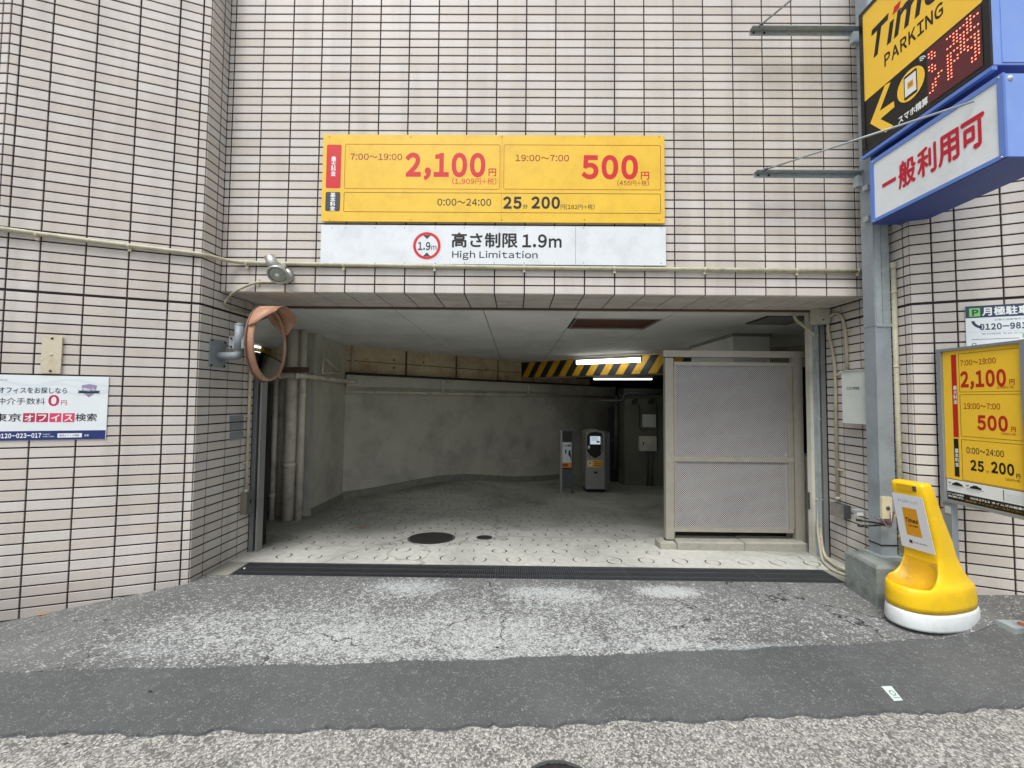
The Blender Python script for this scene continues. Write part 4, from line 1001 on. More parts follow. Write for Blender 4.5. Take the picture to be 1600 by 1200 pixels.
# ------------------------------------------------------------ long conduit across the walls
t = thing('conduit', 'long cream conduit running across all the walls just under the signs', 'conduit')
pF = Plane((xl, FY), (xr, FY)); pLf = Plane(L0, LF)
pts = []
for (px, py) in ((-60, 352), (0, 358.5), (150, 379), (300, 397)):
    v = onW(px, py, L0, LF); pts.append(v+pLf.n*.022)
pts.append(Vector((L0[0]+.02, L0[1]-.0, pts[-1].z)))
for (px, py) in ((400, 411), (470, 412.5), (800, 418), (1100, 421), (1349, 424)):
    v = onY(px, py, FY-.022); pts.append(v)
pts.insert(5, Vector((-2.22, FY-.03, pts[5].z+.01)))
MB().tube(bend(pts, .09, 5), .0155, 12).build('run', M_CREAM, t)
M_CLIP = mat('conduit_clip', lin('#d0c8b0'), .5, dirt=lin('#8c8069'), dscale=20, damt=.5)
for px in (386, 537, 679, 819, 960, 1101, 1245, 1340):
    v = onY(px, 413+(px-386)*.0115, FY-.02); mb = MB()
    mb.tube([v+Vector((-.007, 0, 0)), v+Vector((.007, 0, 0))], .0185, 12); mb.obox(v+Vector((-.009, -.004, -.036)), (.018, 0, 0), (0, 0, .026), (0, .012, 0)); mb.build('clip', M_CLIP, t)
for px, py in ((62, 368.5), (205, 386)):
    v = onW(px, py, L0, LF)+pLf.n*.02; mb = MB()
    mb.tube([v-pLf.u*.007, v+pLf.u*.007], .0185, 12); mb.obox(v-pLf.u*.009+Vector((0, 0, -.036)), pLf.u*.018, (0, 0, .026), pLf.n*-.012); mb.build('clip', M_CLIP, t)

# ------------------------------------------------------------ spotlight over the left of the entrance
t = thing('spotlight', 'round weathered silver spotlight tilted down over the left of the entrance', 'wall lamp')
c = onY(444, 430, FY-.03); M_CHR = mat('weathered_aluminium', lin('#b9bab4'), .35, .75, var=.1, nscale=14, dirt=lin('#7a7a70'), dscale=20, damt=.5)
MB().lathe([(0, .0), (.062, .0), (.062, .018), (.05, .03), (.02, .034), (0, .034)], (c.x, FY-.0, c.z), (0, -1, 0), (1, 0, 0), 28).build('wall_plate', M_CHR, t)
ax = Vector((.16, -.62, -.60)).normalized(); fc = onY(434, 429, FY-.17)
sidev = ax.cross(Vector((0, 0, 1))).normalized()
MB().lathe([(.030, -.14), (.034, -.10), (.044, -.075), (.066, -.02), (.072, .0), (.070, .012), (.062, .014), (.060, .004)], fc, ax, sidev, 32).build('hood', M_CHR, t)
bk = fc-ax*.10
MB().tube([bk+ax*.03, onY(426, 412, FY-.15), onY(421, 401, FY-.15), onY(420.6, 400, FY-.15)], [.040, .040, .036, .025], 20).build('neck', M_CHR, t)
MB().lathe([(.060, .002), (.045, .010), (.0, .014)], fc, ax, sidev, 28).build('lens', mat('ribbed_lens', lin('#8f9a90'), .15, var=.25, nscale=60, coat=.6), t)
MB().lathe([(.0, .0), (.018, .0), (.014, .02), (0, .024)], fc-ax*.0, ax, sidev, 16).build('bulb', mat('frosted_bulb', lin('#d9ded4'), .3), t)
MB().tube(bend([(c.x, FY-.03, c.z), (c.x+.01, FY-.09, c.z+.0), fc-ax*.05+sidev*.0], .03), .014, 10).build('knuckle', M_CHR, t)
# conduit from it to the shutter cover box
t = thing('conduit', 'thin cream conduit curving from the spotlight down to the left cover box', 'conduit')
P2 = [onY(436, 441, FY-.018), onY(400, 440.5, FY-.018)]
w = onW(350, 472, L0, LJ); w.y = 3.0
P2 += [onY(366, 455, FY-.03), onW(349, 468, L0, LJ)+pL.n*.03, onW(346.5, 474, L0, LJ)+pL.n*.02, onW(356, 480, L0, LJ)+pL.n*.02, onW(389, 488.5, L0, LJ)+pL.n*.02]
MB().tube(bend(P2, .06, 6), .0095, 10).build('run', M_CREAM, t)
for q in (P2[1]+Vector((.012, 0, .018)), P2[1]+Vector((.012, 0, -.022))): MB().box(q.x-.009, q.x+.009, FY-.012, FY, q.z-.008, q.z+.008).build('clip', M_CLIP, t)

# ------------------------------------------------------------ convex mirror
t = thing('convex_mirror', 'round convex traffic mirror with orange rim and hood on a grey wall bracket', 'mirror')
q = [onW(327, 530, L0, LJ), onW(352, 531.5, L0, LJ), onW(352, 573, L0, LJ), onW(327, 576, L0, LJ)]
y0_, y1_ = q[0].y, q[1].y; zt_ = (q[0].z+q[1].z)/2; zb_ = (q[2].z+q[3].z)/2
o_ = Vector((q[0].x, q[0].y, zb_)); ulj = Vector((LJ[0]-L0[0], LJ[1]-L0[1], 0)).normalized()
MB().rbox(o_+pL.n*.001, ulj*(y1_-y0_), (0, 0, zt_-zb_), pL.n*.008, .012).build('wall_plate', M_GREYP, t)
for du in (.014, y1_-y0_-.014):
    for z in (zb_+.014, zt_-.014):
        MB().lathe([(0, .012), (.006, .011), (.007, 0)], o_+ulj*du+Vector((0, 0, z-zb_))+pL.n*.009, pL.n, ulj, 8).build('bolt', M_SCREW, t)
am = o_+ulj*(y1_-y0_)*.55+Vector((0, 0, (zt_-zb_)*.42)); armx = am+pL.n*.17
MB().tube(bend([am+pL.n*.008, armx, armx+Vector((0, 0, .06))], .035, 8), .030, 20).build('arm', M_GREYP, t)
pz0_ = armx.z+.035
MB().tube([Vector((armx.x, armx.y, pz0_)), Vector((armx.x, armx.y, pz0_+.20))], .032, 20).build('pole', M_GREYP, t)
MB().lathe([(.033, 0), (.033, .014), (.02, .02), (0, .022)], (armx.x, armx.y, pz0_+.20), (0, 0, 1), (1, 0, 0), 20).build('pole_cap', mat('grey_cap', lin('#7c8a8e'), .5), t)
MB().box(armx.x-.075, armx.x+.06, armx.y-.008, armx.y+.008, pz0_+.02, pz0_+.115).build('clamp', M_GREYP, t)
for z in (pz0_+.035, pz0_+.10): MB().lathe([(0, .012), (.007, .011), (.008, 0)], (armx.x-.055, armx.y-.009, z), (0, -1, 0), (1, 0, 0), 8).build('bolt', M_SCREW, t)
MR = .285
mc = Vector((armx.x+.135, armx.y+.0, armx.z+.085))
nrm = Vector((.988, .15, 0)).normalized()
# seat it so that its outline falls where it hangs in the entrance
mc = onY(414, 538.5, 3.02)
su = Vector((-nrm.y, nrm.x, 0))
M_ORG = mat('faded_orange_plastic', lin('#b08368'), .5, var=.08, nscale=7, dirt=lin('#e0c8b4'), dscale=8, damt=.5)
M_EDGE = mat('brown_mirror_edge', lin('#6d5142'), .6, var=.15, nscale=10)
MB().lathe([(MR-.02, .004), (MR+.006, .004), (MR+.008, -.004), (MR+.002, -.012), (MR-.03, -.018)], mc, nrm, su, 56).build('rim_back', M_EDGE, t)
MB().lathe([(MR-.004, .0045), (MR-.005, .036), (MR-.010, .046), (MR-.019, .046), (MR-.021, .034)], mc, nrm, su, 56).build('rim', M_ORG, t)
M_MIR = mat('mirror_face', (.62, .64, .63), .04, 1.0, var=.02)
R2 = 1.05
prof = []
for k in range(9):
    r = (MR-.0205)*k/8; prof.append((r, .036+.03*(1-(r/(MR-.024))**2)))
MB().lathe(prof, mc, nrm, su, 56).build('mirror_face', M_MIR, t)
MB().lathe([(0, -.05), (MR*.5, -.045), (MR*.85, -.03), (MR-.012, -.014)], mc, nrm, su, 48).build('back_shell', mat('grey_mirror_back', lin('#6f6a64'), .6), t)
MB().box(armx.x+.03, mc.x-.03, armx.y-.02, armx.y+.02, mc.z-.03, mc.z+.04).build('mount', M_GREYP, t)
# hood: a visor over the upper rim, longest at the sides' upper part
vs = []; fs = []; n = 28
for k in range(n+1):
    a = math.radians(20+140*k/n); s = math.sin(math.pi*k/n); d = .04+.11*min(1, s*1.6)
    if s < .02: d = .02
    for rr, dd in ((MR+.007, .006), (MR+.012, d), (MR+.006, d), (MR+.001, .007)):
        vs.append(mc+su*(rr*math.cos(a))+Vector((0, 0, rr*math.sin(a)))+nrm*dd)
for k in range(n):
    for q in range(4): fs.append((k*4+q, (k+1)*4+q, (k+1)*4+(q+1) % 4, k*4+(q+1) % 4))
fs += [(0, 1, 2, 3), (n*4+3, n*4+2, n*4+1, n*4)]
MB().add(vs, fs, True).build('hood', M_ORG, t)

# ------------------------------------------------------------ things on the left wall
t = thing('wall_plate', 'cream blanking plate with three screws above the office advert', 'wall plate')
b = pLf.box(66.5, 98, 525.5, 583.5); u0, u1 = sorted(b[:2])
MB().rbox(pLf.at(u0, b[2], .0005), pLf.u*(u1-u0), (0, 0, b[3]-b[2]), pLf.n*.012, .006).build('plate', mat('aged_cream_plate', lin('#cfc6ad'), .5, var=.06, dirt=lin('#8a6d55'), dscale=11, damt=.55), t)
for z, m_ in ((b[2]+.016, M_SCREW), (b[3]-.016, M_SCREW), ((b[2]+b[3])/2, mat('nickel', lin('#b9b6a8'), .3, .8))):
    MB().lathe([(0, .004), (.006, .003), (.0075, 0)], pLf.at((u0+u1)/2, z, .013), pLf.n, pLf.u, 12).build('screw', m_, t)

t = thing('conduit', 'beige conduit dropping down the left jamb from the mirror to a steel box', 'conduit')
cx_, cy_ = None, None
a = onW(381, 770, L0, LJ)+pL.n*.02; b = Vector((a.x, a.y, Z0-.10))
MB().tube([a, Vector((a.x, a.y, 2.0))], .0125, 12).build('run', M_BEIGE, t)
MB().tube([a-Vector((0, 0, .0)), a+Vector((0, 0, .03))], .0175, 12).build('gland', M_BEIGE, t)
for py in (724, 652):
    v = onW(379, py, L0, LJ); MB().obox(Vector((v.x, a.y-.03, v.z))+pL.n*.001, ulj*.06, (0, 0, .012), pL.n*.02).build('clip', M_CLIP, t)
t = thing('switch_box', 'small steel switch box on the left jamb at the foot of the beige conduit', 'box')
q0, q1 = onW(375.5, 772, L0, LJ), onW(389, 798, L0, LJ)
MB().obox(Vector((q0.x, q0.y, q1.z))+pL.n*.001, ulj*(.085), (0, 0, q0.z-q1.z+.01), pL.n*.055).build('case', mat('box_side_metal', lin('#8d8577'), .45, .4), t)
MB().obox(Vector((q0.x, q0.y-.003, q1.z-.003))+pL.n*.0565, ulj*(.09), (0, 0, q0.z-q1.z+.016), pL.n*.004).build('lid', mat('box_lid_grey', lin('#6e7270'), .5, .4), t)
MB().obox(Vector((q0.x, q0.y+.035, (q0.z+q1.z)/2))+pL.n*.0605, ulj*.012, (0, 0, .035), pL.n*.004).build('lock', M_SCREW, t)

# ------------------------------------------------------------ signs over the entrance
def board(name, label, cat, pl, b, th, colour, edge=M_ALU):
    """a flat sheet sign standing th off the wall; b = (u0,u1,z0,z1) on the plane"""
    t = thing(name, label, cat); u0, u1 = sorted(b[:2])
    MB().obox(pl.at(u0, b[2], 0), pl.u*(u1-u0), (0, 0, b[3]-b[2]), pl.n*(-th)).build('panel', INK[colour], t)
    return t
pS = Plane((xl, FY), (xr, FY), .030)
SB = pS.box(503.5, 1038.5, 211, 347)
t = board('tariff_board', 'wide yellow parking tariff board above the entrance', 'sign', pS, SB, .012, 'yellow_dirty')
B = pS.box; T = pS.text
for a_ in ((538.5, 781.5, 225.5, 295.5), (787, 1032.5, 226.5, 296.5), (537, 1032.5, 301.5, 332.5)): pS.outline('fblack' if a_[0] < 538 else 'fdarkred', 1, B(*a_), .0035, .012)
pS.rect('fred', 1, B(510, 533, 226, 294), .012); pS.rect('fgrey', 1, B(508.5, 531.5, 300, 330), .012)
T('twhite', 2, '最\n大\n料\n金', B(517.5, 525, 245, 275), .03, line=.9); T('twhite', 2, '基\n本\n料\n金', B(516, 524, 301, 329), .03, line=.9)
T('tdarkred', 1, '7:00〜19:00', B(547.5, 628.5, 240, 250), .012); T('tred', 1, '2,100', B(633, 758.5, 238.5, 282), .045)
T('tred', 1, '円', B(763.5, 775, 263.5, 275), .02); T('tred', 1, '(1,909円＋税)', B(706.5, 775.5, 278, 288.5), .010)
T('tdarkred', 1, '19:00〜7:00', B(805.5, 889, 242, 252), .012); T('tred', 1, '500', B(908.5, 997, 242, 280.5), .045)
T('tred', 1, '円', B(1001.5, 1014, 268.5, 280.5), .02); T('tdarkred', 1, '(455円＋税)', B(964.5, 1014, 281.5, 290.5), .010)
T('tblack', 1, '0:00〜24:00', B(683.5, 767.5, 310.5, 321.5), .012); T('tblack', 1, '25', B(786, 815, 307, 326.5), .045)
T('tblack', 1, '分', B(817, 824.5, 319, 326), .015); T('tblack', 1, '200', B(830, 875, 307, 326.5), .045)
T('tblack', 1, '円(182円＋税)', B(876, 929, 319, 327.5), .010)
pS.rect('forange', 1, (B(783.6, 784.3, 212, 346)))
pS.flush(t)
for px in (515, 642, 784, 913, 1030):
    for py in (214, 343.5):
        u, z = pS.uv(px, py); MB().lathe([(0, .002), (.003, .0015), (.004, 0)], pS.at(u, z, .0005), pS.n, pS.u, 8).build('rivet', M_SCREW, t)
# white height-limit board
HB = pS.box(501, 1040.5, 353, 413)
t = board('height_limit_sign', 'long white height limit board directly under the yellow tariff board', 'sign', pS, HB, .012, 'white_dirty')
cx, cz_ = pS.uv(667, 384); rr = (pS.uv(688.5, 384)[0]-pS.uv(645.5, 384)[0])/2
cx = pS.uv(667, 384)[0]
pS.ring('fpale', 1, (cx, cz_), rr*1.03, rr*1.05); pS.ring('fred', 1, (cx, cz_), rr*.80, rr)
T('tgrey', 1, '1.9', B(653, 672.5, 378, 391), .035); T('tgrey', 1, 'm', B(673.5, 682, 384, 390.5), .01)
for s_ in (1, -1): pS.poly('fgrey', 1, [(cx-.030, cz_+s_*.083), (cx+.030, cz_+s_*.083), (cx, cz_+s_*.052)][::1])
T('tblack', 1, '高さ制限', B(706, 808.5, 364, 386.5), .028); T('tblack', 1, '1.9', B(816, 854.5, 366, 387), .03); T('tblack', 1, 'm', B(857.5, 877.5, 372.5, 387), .03)
T('tblack', 1, 'High Limitation', B(706.5, 840, 392, 406.5), .012, space=1.05)
pS.rect('fmidgrey', 1, B(899, 899.6, 354, 412.5)); pS.flush(t)
for px in (519, 540, 586, 632, 680, 726, 772, 819, 866, 912, 1033):
    for py in (356, 411):
        u, z = pS.uv(px, py); MB().lathe([(0, .002), (.0025, .0015), (.0035, 0)], pS.at(u, z, .0005), pS.n, pS.u, 8).build('rivet', M_SCREW, t)
for b_, k_ in ((SB, 'tariff'), (HB, 'limit')):
    pass

# ------------------------------------------------------------ office advert on the left wall
pA = Plane(LF, L0, .006)
b = pA.box(-60, 168.5, 588, 688); 
uL = pA.uv(-60, 640)[0]; uR = pA.uv(167.5, 640)[0]; zT = pA.uv(80, 587)[1]; zB_ = pA.uv(80, 687.5)[1]
t = board('advert_banner', 'white office rental advert banner with a navy strip on the left wall', 'sign', pA, (uL, uR, zB_, zT), .004, 'paper')
A = pA.box
zN = pA.uv(80, 673.0)[1]
pA.rect('fblue', 1, (uL, uR-.003, zB_+.001, zN))
pA.text('tlilac', 1, 'ices', A(-8, 12, 591, 595)); 
pA.text('tnavy', 1, 'オフィスをお探しなら', A(-2, 105, 605, 614.5), .015); pA.text('tblack', 1, '仲介手数料', A(-6, 70.5, 621.5, 632), .01)
pA.text('tpink', 1, '0', A(75.5, 92.5, 617, 634.5), .03); pA.text('tpink', 1, '円', A(95.5, 104.5, 625.5, 633), .01)
pA.text('tblack', 1, '東京', A(-10, 33, 646, 658.5), .012); pA.text('tblack', 1, '検索', A(118, 151, 646, 658), .012)
for k_, ch in enumerate('オフィス'):
    x = 36+20.7*k_; pA.rect('fpink2' if k_ in (2, 3) else 'fpink', 1, A(x, x+18.5, 645.5, 659.5), .003); pA.text('twhite', 2, ch, A(x+3, x+15.5, 648, 658), .025)
pA.text('twhite', 2, '0120-023-017', A(-4, 64.5, 677, 684.5), .04)
pA.text('twhite', 2, '営業時間', A(67, 78, 677.5, 679.5)); pA.text('twhite', 2, 'お気軽にお電話を', A(67, 85, 681, 683))
pA.rect('fwhite', 2, A(90, 128, 677, 683.5)); pA.text('tslate', 3, '東京オフィス検索', A(93, 124, 678.5, 682)); pA.text('twhite', 2, '検索', A(132, 139, 678.5, 682))
# shield badge
u0, u1, z0, z1 = A(127, 151.5, 600, 621)
um = (u0+u1)/2; pA.poly('flilac', 1, [(u0, z1-.01), (um, z1), (u1, z1-.01), (u1-.008, z0+.03), (um, z0), (u0+.008, z0+.03)])
pA.text('twhite', 2, 'No.1', A(131, 147.5, 606.5, 612), .03); pA.poly('fnavy', 2, [(u0-.02, z0+.028), (u1+.02, z0+.028), (u1+.01, z0+.037), (u1+.02, z0+.046), (u0-.02, z0+.046), (u0-.01, z0+.037)])
# pale wave pattern of the banner
for k_ in range(3):
    pts = []; n = 24
    for q in range(n+1): x = uL+(uR-uL)*q/n; pts.append((x, zT-.05-.03*k_+.02*math.sin(q*.45+k_)))
    up_ = [(x, z+.012) for x, z in pts[::-1]]; 
    a0 = pts+up_; m_ = len(pts); pA.put('fwave', 1, a0, [(i, i+1, 2*m_-2-i, 2*m_-1-i) for i in range(m_-1)])
pA.flush(t)

# ------------------------------------------------------------ monthly parking poster on the right wall
pR = Plane(R0, RF, .006)
uL = pR.uv(1509, 505)[0]; uR = uL+.52; zT = pR.uv(1509, 479)[1]; zB_ = zT-.46
t = board('parking_poster', 'white poster with a dark green header behind the freestanding price sign', 'sign', pR, (uL, uR, zB_, zT), .003, 'paper')
hz = pR.uv(1509, 497.5)[1]
pR.rect('fslate', 1, (uL, uR, hz, zT))
us = (pR.uv(1600, 505)[0]-uL)/91.; w = zT-hz
def PR(x0, x1, y0, y1): return (uL+us*(x0-1509), uL+us*(x1-1509), zT-(y1)*w, zT-(y0)*w)
pR.rect('fgreen', 2, PR(1515, 1532.5, .2, .88)); pR.text('tslate', 3, 'P', PR(1519.5, 1530, .3, .82), .05)
pR.text('twhite', 2, '月極駐車場', PR(1536, 1628, .17, .85), .035)
pR.text('tslate', 1, '0120-981', PR(1531, 1604, 1.52, 2.05), .04); pR.text('tmidgrey', 1, 'お車の保管場所の確保は', PR(1555, 1620, 1.16, 1.32))
pR.text('tmidgrey', 1, '受付時間 平日 9:00〜18:00', PR(1534, 1630, 2.3, 2.45)); pR.rect('fmidgrey', 1, PR(1517, 1592, 2.78, 2.83))
pR.rect('fpale', 1, PR(1510, 1640, 2.17, 2.2)); pR.rect('fgreen', 1, PR(1597, 1620, 2.45, 2.8)); pR.text('tslate', 1, 'P', PR(1516, 1525, 3.1, 3.5), 0, .3)
pR.text('tmidgrey', 1, '駐車場のことなら', PR(1529, 1570, 3.2, 3.45))
c = ((PR(1516, 1526, 1.6, 2.1)[0]+.01), (PR(1516, 1526, 1.6, 2.1)[2]+.03))
pts = []
for k_ in range(9):
    a_ = math.radians(185+80*k_/8); pts.append((c[0]+.05+.055*math.cos(a_), c[1]+.04+.055*math.sin(a_)))
inn = [(c[0]+.05+(p[0]-c[0]-.05)*.72, c[1]+.04+(p[1]-c[1]-.04)*.72) for p in pts[::-1]]
pR.put('tslate', 1, pts+inn, [(i, i+1, 16-i, 17-i) for i in range(8)])
pR.flush(t)

# ------------------------------------------------------------ sign post, its block, and the two projecting light boxes
t = thing('concrete_block', 'stained grey concrete footing block under the steel sign post', 'block')
M_BLOCK = mat('stained_concrete_block', lin('#8a918d'), .9, var=.2, nscale=7, dirt=lin('#4f504b'), dscale=6, damt=.8, bump=.5, bscale=25)
mb = MB(); bz = .268
P4 = [(2.375, 2.665), (2.73, 2.65), (2.73, 2.96), (2.405, 2.95)]
lo = [Vector((x, y, -.1)) for x, y in P4]; c_ = Vector((2.55, 2.81, 0))
mid_ = [Vector((x, y, bz-.02)) for x, y in P4]; hi = [Vector((x+(c_.x-x)*.06, y+(c_.y-y)*.09, bz)) for x, y in P4]
v = lo+mid_+hi; f = [(3, 2, 1, 0), (8, 9, 10, 11)]
for a in (0, 4): f += [(a+i, a+(i+1) % 4, a+4+(i+1) % 4, a+4+i) for i in range(4)]
mb.add(v, f); mb.build('footing', M_BLOCK, t)
t = thing('sign_post', 'tall galvanised steel post standing on the concrete block right of the entrance', 'post')
PX0, PX1, PY0, PY1 = 2.562, 2.672, 2.83, 2.925
TOP = 4.9
M_POSTL = M_GREYP
MB().box(PX0, PX1, PY0, PY1, bz+.008, 1.88).build('lower_tube', M_GREYP, t)
MB().box(PX0, PX0+.010, PY0, PY1, 1.884, TOP).build('side_plate', M_GREYP, t)
MB().box(PX0+.0105, PX0+.052, PY0-.002, PY1, 1.884, TOP).build('front_channel', M_GALV, t)
MB().box(PX0+.056, PX1, PY0-.002, PY1, 1.884, TOP).build('front_channel', M_GALV, t)
MB().box(PX0+.0525, PX0+.0555, PY0+.004, PY1, 1.884, TOP).build('seam', M_STEEL, t)
MB().box(PX0+.006, PX1+.004, PY0-.006, PY1+.003, 1.878, 1.898).build('joint_band', M_GALV, t)
MB().box(PX0-.04, PX1+.03, PY0-.05, PY1+.02, bz+.0005, bz+.0075).build('base_plate', M_GALV, t)
# black cable tie near its foot
t = thing('cable_tie', 'black cable tie round the foot of the steel sign post', 'cable tie')
zz = onY(1380, 852, PY0).z
MB().box(PX0-.004, PX1+.004, PY0-.0045, PY1+.004, zz-.004, zz+.004).build('strap', M_BLACK, t)
# outlet plate and wires on the post
t = thing('outlet_plate', 'cream outlet plate with loose wires on the front of the steel sign post', 'outlet')
a, b = onY(1375, 776, PY0-.0055), onY(1392, 810, PY0-.0055)
MB().box(a.x+.002, b.x, PY0-.018, PY0-.0008, b.z, a.z).build('plate', mat('cream_plate', lin('#d3ccab'), .5), t)
MB().lathe([(0, .006), (.012, .005), (.014, 0)], ((a.x+b.x)/2+.005, PY0-.019, (a.z+b.z)/2), (0, -1, 0), (1, 0, 0), 12).build('gland', M_STEEL, t)
t = thing('cable_clamp', 'small white bracket clamped to the left flank of the steel sign post', 'bracket')
a = onX(1349, 799, PX0-.001)
MB().box(PX0-.075, PX0-.001, a.y-.02, a.y+.02, a.z+.005, a.z+.012).build('arm', M_GALV, t); MB().box(PX0-.06, PX0-.015, a.y-.015, a.y+.015, a.z-.028, a.z+.0045).build('block', M_WHITEP, t)
g0 = Vector((PX0+.055, PY0-.03, onY(1383, 797, PY0).z))
WT = [('black_wire', '#1b1b1d', 3), ('red_wire', '#7b2f30', 2), ('grey_wire', '#9b9da2', 3), ('brown_wire', '#57403a', 2)]
t = thing('loose_wires', 'tangle of cut red, grey and black wires hanging from the outlet plate', 'wires')
n_w = 0
for nm, h, r_ in WT:
    m_ = mat(nm, lin(h), .5)
    for k_ in range(r_):
        d0 = Vector(((rnd()-.5)*.02, -.004*rnd(), (rnd()-.5)*.01)); dip = -.075-.04*rnd(); ex = PX0-.04-.06*rnd()
        e_ = Vector((ex, PY0-.04-.03*rnd(), g0.z-.035-.05*rnd()))
        MB().tube(bend([g0+d0, Vector((PX0+.03, PY0-.045, g0.z+dip)), Vector((PX0-.005, PY0-.05, g0.z+dip+.012)), e_], .06), .0028, 6).build('wire', m_, t)
t = thing('cable', 'pair of thick black cut cables poking left from the sign post', 'cable')
for k_, (dz, dx) in enumerate(((.012, -.20), (-.028, -.19))):
    s_ = Vector((PX0+.0, PY0-.045, g0.z-.09))
    MB().tube([s_, s_+Vector((-.08, 0, .01+dz*.5)), s_+Vector((dx, .0, .02+dz))], [.006, .006, .006], 8).build('core', MATS['black_wire'], t)
    MB().tube([s_+Vector((dx*.85, 0, .017+dz*.9)), s_+Vector((dx-.004, 0, .021+dz))], .0085, 8).build('end_cap', M_BLACK, t)

M_BLUEBOX = mat('pale_blue_sign_case', lin('#7d9cde'), .4, var=.05, nscale=4, dirt=lin('#9db4de'), dscale=5, damt=.3)
M_BLUELOW = mat('blue_sign_trim', lin('#6283cc'), .45, var=.06, nscale=4)
M_BLUEDK = mat('deep_blue_sign_base', lin('#35498a'), .5, var=.08, nscale=4)
SX = PX0-.012      # left faces of the projecting boxes
def lbox(name, label, y0, y1, z0, z1, face_m, th=.30, trim=None):
    t = thing(name, label, 'illuminated sign')
    x0, x1 = SX-.05, SX-.05+th
    MB().box(x0+.006, x1, y0, y1, z0+.006, z1-.006).build('case', M_BLUEBOX, t)
    MB().box(x0+.0, x1+.004, y0-.004, y1+.004, z0, z0+.0055).build('base_sheet', M_BLUEDK, t)
    f_ = .028
    for a in ((y0, y1, z1-f_, z1), (y0, y1, z0+.006, z0+f_), (y0, y0+f_, z0+f_+.0005, z1-f_-.0005), (y1-f_, y1, z0+f_+.0005, z1-f_-.0005)):
        MB().box(x0-.006, x0+.0055, a[0], a[1], a[2], a[3]).build('face_frame', trim or M_BLUELOW, t)
    MB().box(x0+.0, x0+.0058, y0+f_, y1-f_, z0+f_, z1-f_).build('face', face_m, t)
    return t, x0
# lower box
pt = Plane((SX-.05, 2.9), (SX-.05, 2.0))
xf = SX-.05
yN, yF = onX(1572, 200, xf).y, onX(1361, 300, xf).y
zb1, zt1 = onX(1363, 352, xf).z, onX(1357, 262, xf).z
zb1 = (zb1+onX(1570, 246, xf).z)/2; zt1 = (onX(1359, 250, xf).z+onX(1562, 122, xf).z)/2
t, _ = lbox('projecting_sign', 'lower projecting sign box, pale blue with a white face and red characters', yN, yF, zb1, zt1, INK['white_dirty'])
pB = Plane((xf, yF), (xf, yN), .0012)
zc = (zb1+zt1)/2; Hh = zt1-zb1
def yu(y): return pB.uv(0, 0) and (yF-y)
ua, ub = .075, (yF-yN)-.085
cw_ = (ub-ua)/5
for k_, ch in enumerate('一般利用可'):
    u = ua+cw_*k_
    if ch == '一': pB.rect('tcrimson', 1, (u+.012, u+cw_-.012, zc-.012, zc+.014))
    else: pB.text('tcrimson', 1, ch, (u+.008, u+cw_-.008, zc-.085, zc+.085), .035)
pB.flush(t)
for py in (yF-.02, yN+.02):
    for z in (zb1+.014, zt1-.014): MB().lathe([(0, .003), (.005, .002), (.006, 0)], (xf-.006, py, z), (-1, 0, 0), (0, 1, 0), 8).build('screw', M_CHR, t)
MB().lathe([(0, .006), (.012, .005), (.014, 0)], (xf+.03, yN-.0005, zt1-.03), (0, -1, 0), (1, 0, 0), 10).build('bolt', M_WHITEP, t)
for zz in (zt1-.16, zb1+.06): 
    MB().box(xf+.03, PX0-.001, PY0+.0, PY0+.04, zz, zz+.035).build('hinge', M_GALV, t) if xf+.03 < PX0 else None
# upper box
zb2 = (onX(1353, 241, xf).z+onX(1558, 99, xf).z)/2; zt2 = zb2+1.06
yN2, yF2 = onX(1549, 60, xf).y, onX(1346, 150, xf).y
t, _ = lbox('projecting_sign', 'upper projecting sign box, yellow and black face with red dot display and left arrow', yN2, yF2, zb2, zt2, INK['black'], trim=mat('gloss_black_bezel', lin('#17171a'), .2))
MB().box(xf-.008, xf+.02, yN2-.004, yF2+.002, zb2-.022, zb2-.001).build('blue_sill', M_BLUELOW, t)
pU = Plane((xf, yF2), (xf, yN2), .0012)
W_ = yF2-yN2
def U(px, py): 
    v = onX(px, py, pU.p.x); return (yF2-v.y, v.z)
e0, e1 = U(1350, 162), U(1531, 3)
zy = (e0[1]+e1[1])/2
pU.rect('fyellow2', 1, (.012, W_-.03, zy, zt2-.014), .01)
def UB(x0, x1, y0, y1):
    # box from two picture corners at its left and right ends
    a, b = U(x0, y0), U(x1, y1); return a[0], b[0]
# PARKING: baseline and cap height read from the photograph
bl = (U(1382, 101)[1]+U(1472, 30)[1])/2; ct = (U(1382, 83)[1]+U(1472, 4)[1])/2
pU.text('tblack', 2, 'PARKING', (U(1382, 95)[0], U(1474, 18)[0], bl, ct), .028, space=1.08)
bl = U(1366, 91)[1]; ct = bl+.20
gw = U(1450, 0)[0]
u0 = U(1362, 80)[0]
pU.text('tblack', 2, 'Tımes', (u0, W_-.07, bl, bl+.215), .04, .28)
q = (u0+(W_-.07-u0)*.268, bl+.172)
pU.poly('tred', 4, [(q[0]-.006, q[1]), (q[0]+.040, q[1]), (q[0]+.054, q[1]+.043), (q[0]+.008, q[1]+.043)])
# arrow
pU.poly('fyellow2', 2, [U(*p) for p in ((1360, 193), (1383, 133), (1392, 128), (1375, 173), (1397, 158), (1398, 167), (1376, 186), (1396, 196), (1384, 207))])
